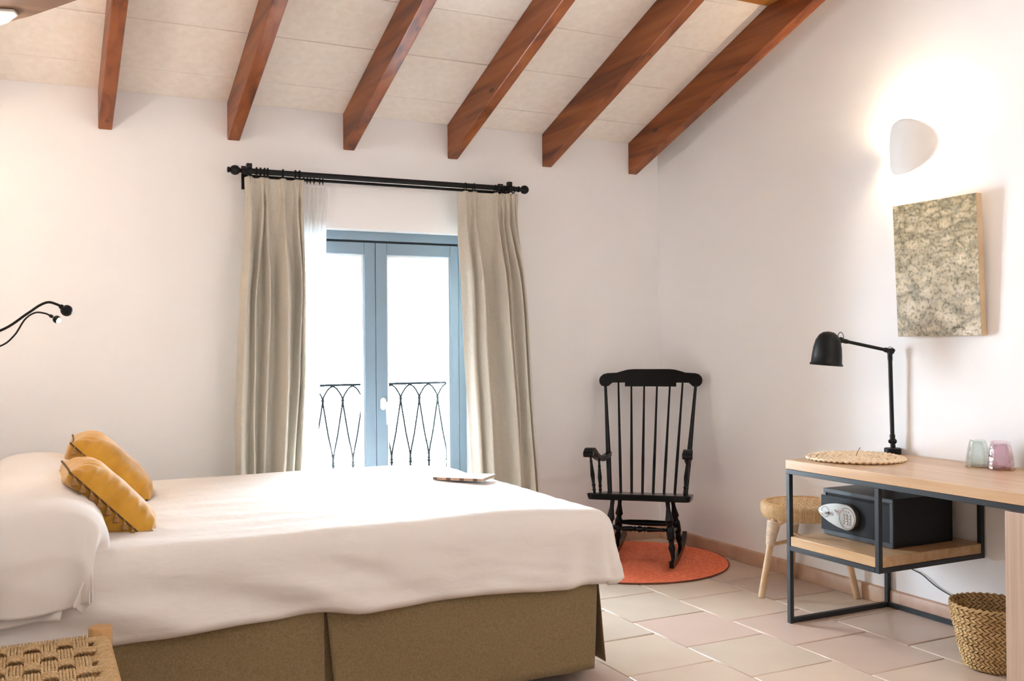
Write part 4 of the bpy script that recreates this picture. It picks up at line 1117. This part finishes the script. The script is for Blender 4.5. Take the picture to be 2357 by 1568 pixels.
bu, bv = .300, .030
for st_ in ([(0, 0), (.001, .012), (.006, .010), (.001, .006), (.007, .003), (0, 0)], [(.011, .009), (.011, .003), (.015, .003), (.016, .009)], [(.024, .009), (.020, .007), (.024, .004), (.020, .002)],
            [(.029, .014), (.029, .003), (.032, .003)], [(.027, .009), (.032, .010)], [(.036, .006), (.038, .010), (.041, .006), (.038, .003), (.036, .006)], [(.050, .010), (.046, .006), (.050, .003)], [(.052, .018), (.056, .018)],
            [(.004, -.006), (.012, -.005)], [(.040, -.002), (.044, .0), (.041, -.006), (.046, -.006)], [(.050, .001), (.050, -.006)]):
    stroke([(bu + u, bv + v) for u, v in st_])
sg_.build('signature', 'ink', pt_, label='small dark handwritten signature')

def bulb_light(name, loc, energy, col, r=.03):
    l = bpy.data.lights.new(name, 'POINT'); l.energy = energy; l.color = col; l.shadow_soft_size = r
    o = bpy.data.objects.new(name, l); o.location = loc; COL.objects.link(o); return o
def sconce(label, wx, yc, zc, sgn, energy):
    root = thing('wall_sconce', label, 'wall lamp', (wx, yc, zc), 0, 'pebble shaped wall sconces')
    AY, AZ = .140, .122
    def P(s, t):
        r = t; a = 2 * PI * s
        ry = AY * (1 + .04 * math.cos(a)) ; y = r * ry * math.cos(a); z = r * AZ * math.sin(a) * (1 + .05 * math.cos(a + .6))
        d_ = .100 - .080 * (y / AY) ** 2 - .004 * (z / AZ) ** 2
        return (wx - sgn * d_, yc + y, zc + z)
    MB().grid(P, 64, 16, closeu=True).build('shade', 'sconce_plaster', root, angle=180, solid=.005)
    MB().lathe([(.0001, 0), (.035, 0), (.035, .012), (.0001, .014)], 24, Matrix.Translation((wx, yc, zc)) @ Matrix.Rotation(-sgn * PI / 2, 4, 'Y')).build('mount', 'white_plastic', root)
    MB().lathe([(.0001, -.022), (.010, -.02), (.012, 0), (.010, .02), (.0001, .022)], 14, Matrix.Translation((wx - sgn * .045, yc, zc))).build('bulb', 'bulb_glow', root)
    bulb_light('sconce_light', (wx - sgn * .042, yc, zc + .045), energy, (1, .79, .53), .02)
sconce('white pebble shaped wall sconce glowing above the painting', 0, -2.022, 2.100, 1, 5.5)
sconce('white pebble shaped wall sconce on the left wall above the bed', XL, -.75, 2.15, -1, 15)

# ================================================================== LEFT SIDE
def reading(label, y, pts, headpos, glow, rad, hdir):
    root = thing('reading_lamp', label, 'lamp', (-3.90, y, 1.02), 0, 'flexible reading lamps at the bed head')
    MB().lathe([(.0001, 0), (.028, 0), (.028, .006), (.012, .012), (.010, .03), (.0001, .032)], 20, Matrix.Translation((-3.93, y, 1.0205))).build('base', 'lamp_black', root)
    MB().tube(catmull(pts, 8), rad, 10).build('flexible_arm', 'lamp_black', root)
    h_ = Vector(headpos)
    p0 = Vector(pts[-1]); dd = (h_ - p0).normalized()
    MB().turned(p0 - dd * .004, p0 + dd * .012, [(0, rad * 1.5), (.4, rad * 2.0), (1, rad * 1.6)], 12).build('swivel', 'lamp_black', root)
    hd_ = Vector(hdir).normalized(); q_ = Vector((0, 0, 1)).rotation_difference(hd_).to_matrix().to_4x4()
    R_ = .0165
    prof = [(max(1e-4, R_ * math.sin(PI * k / 12)), -R_ * math.cos(PI * k / 12)) for k in range(0, 9)]
    MB().lathe(prof, 20, Matrix.Translation(h_) @ q_, cap=False).build('head', 'lamp_black', root, solid=.001)
    MB().sphere(h_ + hd_ * .0062, .0125, 14, 8).build('lens', 'lens_glow', root)
    l = bpy.data.lights.new('reading_light', 'SPOT'); l.energy = glow; l.color = (1, .80, .55); l.spot_size = math.radians(110); l.spot_blend = .8; l.shadow_soft_size = .012
    o = bpy.data.objects.new('reading_light', l); o.location = h_ + hd_ * .022; o.rotation_euler = Vector((0, 0, -1)).rotation_difference(hd_).to_euler(); COL.objects.link(o)
reading('black flexible reading lamp with ball head, the nearer one at the bed head', -1.98,
        [(-3.93, -1.98, 1.04), (-3.90, -1.98, 1.14), (-3.78, -1.98, 1.235), (-3.653, -1.98, 1.277), (-3.585, -1.98, 1.325), (-3.552, -1.98, 1.350), (-3.528, -1.98, 1.360), (-3.506, -1.98, 1.354), (-3.495, -1.98, 1.348)],
        (-3.480, -1.98, 1.336), 1.2, .0038, (-.35, .85, -.5))
reading('thin black flexible reading lamp with glowing head, the farther one at the bed head', -.52,
        [(-3.93, -.52, 1.04), (-3.88, -.52, 1.18), (-3.78, -.52, 1.22), (-3.690, -.52, 1.241), (-3.640, -.52, 1.285), (-3.600, -.52, 1.352), (-3.562, -.52, 1.380), (-3.525, -.52, 1.378), (-3.503, -.52, 1.368)],
        (-3.478, -.52, 1.352), 2.0, .0038, (.75, -.45, -.48))
# ceiling fan with two wooden blades
FH = Vector((-3.785, -1.265, 2.34)); fa = math.radians(-60)
fan = thing('ceiling_fan', 'ceiling fan with white hub and brown wooden blades at top left', 'ceiling fan', FH)
MB().lathe([(.0001, -.05), (.05, -.045), (.075, -.02), (.075, .04), (.05, .07), (.018, .08)], 28, Matrix.Translation(FH)).build('hub', 'fan_white', fan)
MB().tube([FH + Vector((0, 0, .07)), (FH.x, FH.y, ceil_z(FH.y))], .012, 12).build('downrod', 'fan_white', fan)
MB().lathe([(.055, 0), (.05, -.04), (.02, -.06)], 20, Matrix.Translation((FH.x, FH.y, ceil_z(FH.y) - .012))).build('canopy', 'fan_white', fan)
for k in range(2):
    a = fa + PI * k; ux = Vector((math.cos(a), math.sin(a), 0)); vy = Vector((-math.sin(a), math.cos(a), 0))
    out = [(.14, -.055), (.30, -.072), (.66, -.075), (.70, -.06), (.70, .06), (.66, .075), (.30, .072), (.14, .055)]
    bl = bpy.data.objects.new('blade_dummy', None)
    Mb = Matrix.Translation(FH) @ Matrix.Rotation(a, 4, 'Z') @ Matrix.Rotation(math.radians(0), 4, 'X')
    MB().prism(out, lambda p: Mb @ Vector((p[0], p[1], 0)), lambda p: Mb @ Vector((p[0], p[1], .009))).build('blade', 'fan_walnut', fan, bevel=.002)
    MB().prism([(.05, -.035), (.20, -.05), (.30, -.03), (.33, 0), (.30, .03), (.20, .05), (.05, .035)], lambda p: Mb @ Vector((p[0], p[1], -.010)), lambda p: Mb @ Vector((p[0], p[1], -.001))).build('blade_holder', 'fan_white', fan, bevel=.002)

MB().sphere(FH + Vector((0, 0, -.065)), .048, 20, 12, (1, 1, .8)).build('added_fill_globe', 'fan_fill_glow', fan)  # unseen glowing globe added below the hub as fill light

pd = thing('added_fill_light', 'added fill light globe, out of view, hanging from the ceiling beside the right wall', 'lamp', (-.95, -4.45, 2.50))  # hanging globe added out of view to brighten walls and ceiling
MB().sphere((-.95, -4.45, 2.50), .09, 24, 16).build('globe', 'hanging_fill_glow', pd)
MB().tube([(-.95, -4.45, 2.585), (-.95, -4.45, ceil_z(-4.45))], .006, 8).build('stem', 'fan_white', pd)
MB().lathe([(.045, 0), (.04, -.03), (.008, -.04)], 20, Matrix.Translation((-.95, -4.45, ceil_z(-4.45)))).build('fill_light_rose', 'fan_white', pd)

# ================================================================== ROPE STOOL in the lower left corner
rs_ = thing('rope_stool', 'wooden stool with woven rope seat beside the bed in the lower left corner', 'stool', (-3.65, -2.50, 0))
RX0, RX1, RYA, RYB, RZS = -3.90, -3.395, -2.80, -2.222, .440
for x, y in ((RX0, RYB), (RX1 - .012, RYB), (RX0, RYA), (RX1 - .012, RYA)):
    MB().lathe([(.026, 0), (.029, .01), (.0305, .40), (.0305, .458), (.028, .463), (.0001, .464)], 22, Matrix.Translation((x, y, 0))).build('leg', 'log_wood', rs_)
for (x0, y0, x1, y1) in ((RX0, RYB, RX1 - .012, RYB), (RX0, RYA, RX1 - .012, RYA), (RX0, RYA, RX0, RYB), (RX1 - .012, RYA, RX1 - .012, RYB)):
    MB().tube([(x0, y0, RZS - .022), (x1, y1, RZS - .022)], .017, 12).build('seat_rail', 'log_wood', rs_)
    MB().tube([(x0, y0, .13), (x1, y1, .13)], .012, 12).build('stretcher', 'log_wood', rs_)
CR = .0036
wp = MB(); GW = .0385; NC = 5
ng = int((RX1 - .045 - RX0) / GW)
bw_ = .046; gapy = .088
def warp_over(g, b_): return (g + b_) % 2 == 0
ybands = [RYB - .045 - gapy * k for k in range(7)]
for g in range(ng + 1):
    xg = RX1 - .045 - GW * (g + .5)
    if xg < RX0 + .02: continue
    for c in range(NC):
        x = xg + (c - (NC - 1) / 2) * (GW / NC) * .97
        pts = [(x, RYB + .018, RZS - .03), (x, RYB + .020, RZS - .012), (x, RYB + .006, RZS - .001)]
        y = RYB - .012
        while y > RYA + .02:
            z = RZS - .004
            for b2, yb2 in enumerate(ybands):
                dd_ = abs(y - yb2)
                if dd_ < .05:
                    w_ = sstep(.046, .020, dd_)
                    z += (.0035 if warp_over(g, b2) else -.0095) * w_
            pts.append((x + .0012 * nz(y * 12, c + g * 7), y, z)); y -= .011
        pts += [(x, RYA - .006, RZS - .001), (x, RYA - .020, RZS - .02)]
        wp.tube(pts, CR, 6)
wp.build('rope_warp', 'rope', rs_, kind='stuff')
wf = MB()
for b2, yb2 in enumerate(ybands):
    for c in range(5):
        y = yb2 + (c - 2) * .0082
        pts = []
        x = RX1 + .006
        pts += [(RX1 + .008, y, RZS - .035), (RX1 + .010, y, RZS - .016), (RX1 - .004, y, RZS - .000)]
        x = RX1 - .02
        while x > RX0:
            g = (RX1 - .045 - x) / GW; gi = math.floor(g); fr_ = g - gi
            if gi < 0: z = RZS + .001
            else:
                up_ = 1 if not warp_over(gi, b2) else -1
                e = sstep(0, .18, fr_) * sstep(1, .82, fr_)
                z = RZS - .003 + up_ * .0062 * e
            pts.append((x, y + .001 * nz(x * 20, c), z)); x -= .006
        wf.tube(pts, CR, 6)
wf.build('rope_weft', 'rope', rs_, kind='stuff')
wr = MB(); y = RYB - .028
while y > RYA + .03:
    cx_, cz_ = RX1 - .012, RZS - .020
    wr.tube([(cx_ + .0225 * math.cos(t), y + .003 * math.sin(2 * t), cz_ + .0225 * math.sin(t)) for t in [2 * PI * q_ / 14 for q_ in range(14)]], .0042, 6, closed=True)
    y -= .0078
wr.build('rope_wrapping', 'rope', rs_, kind='stuff')
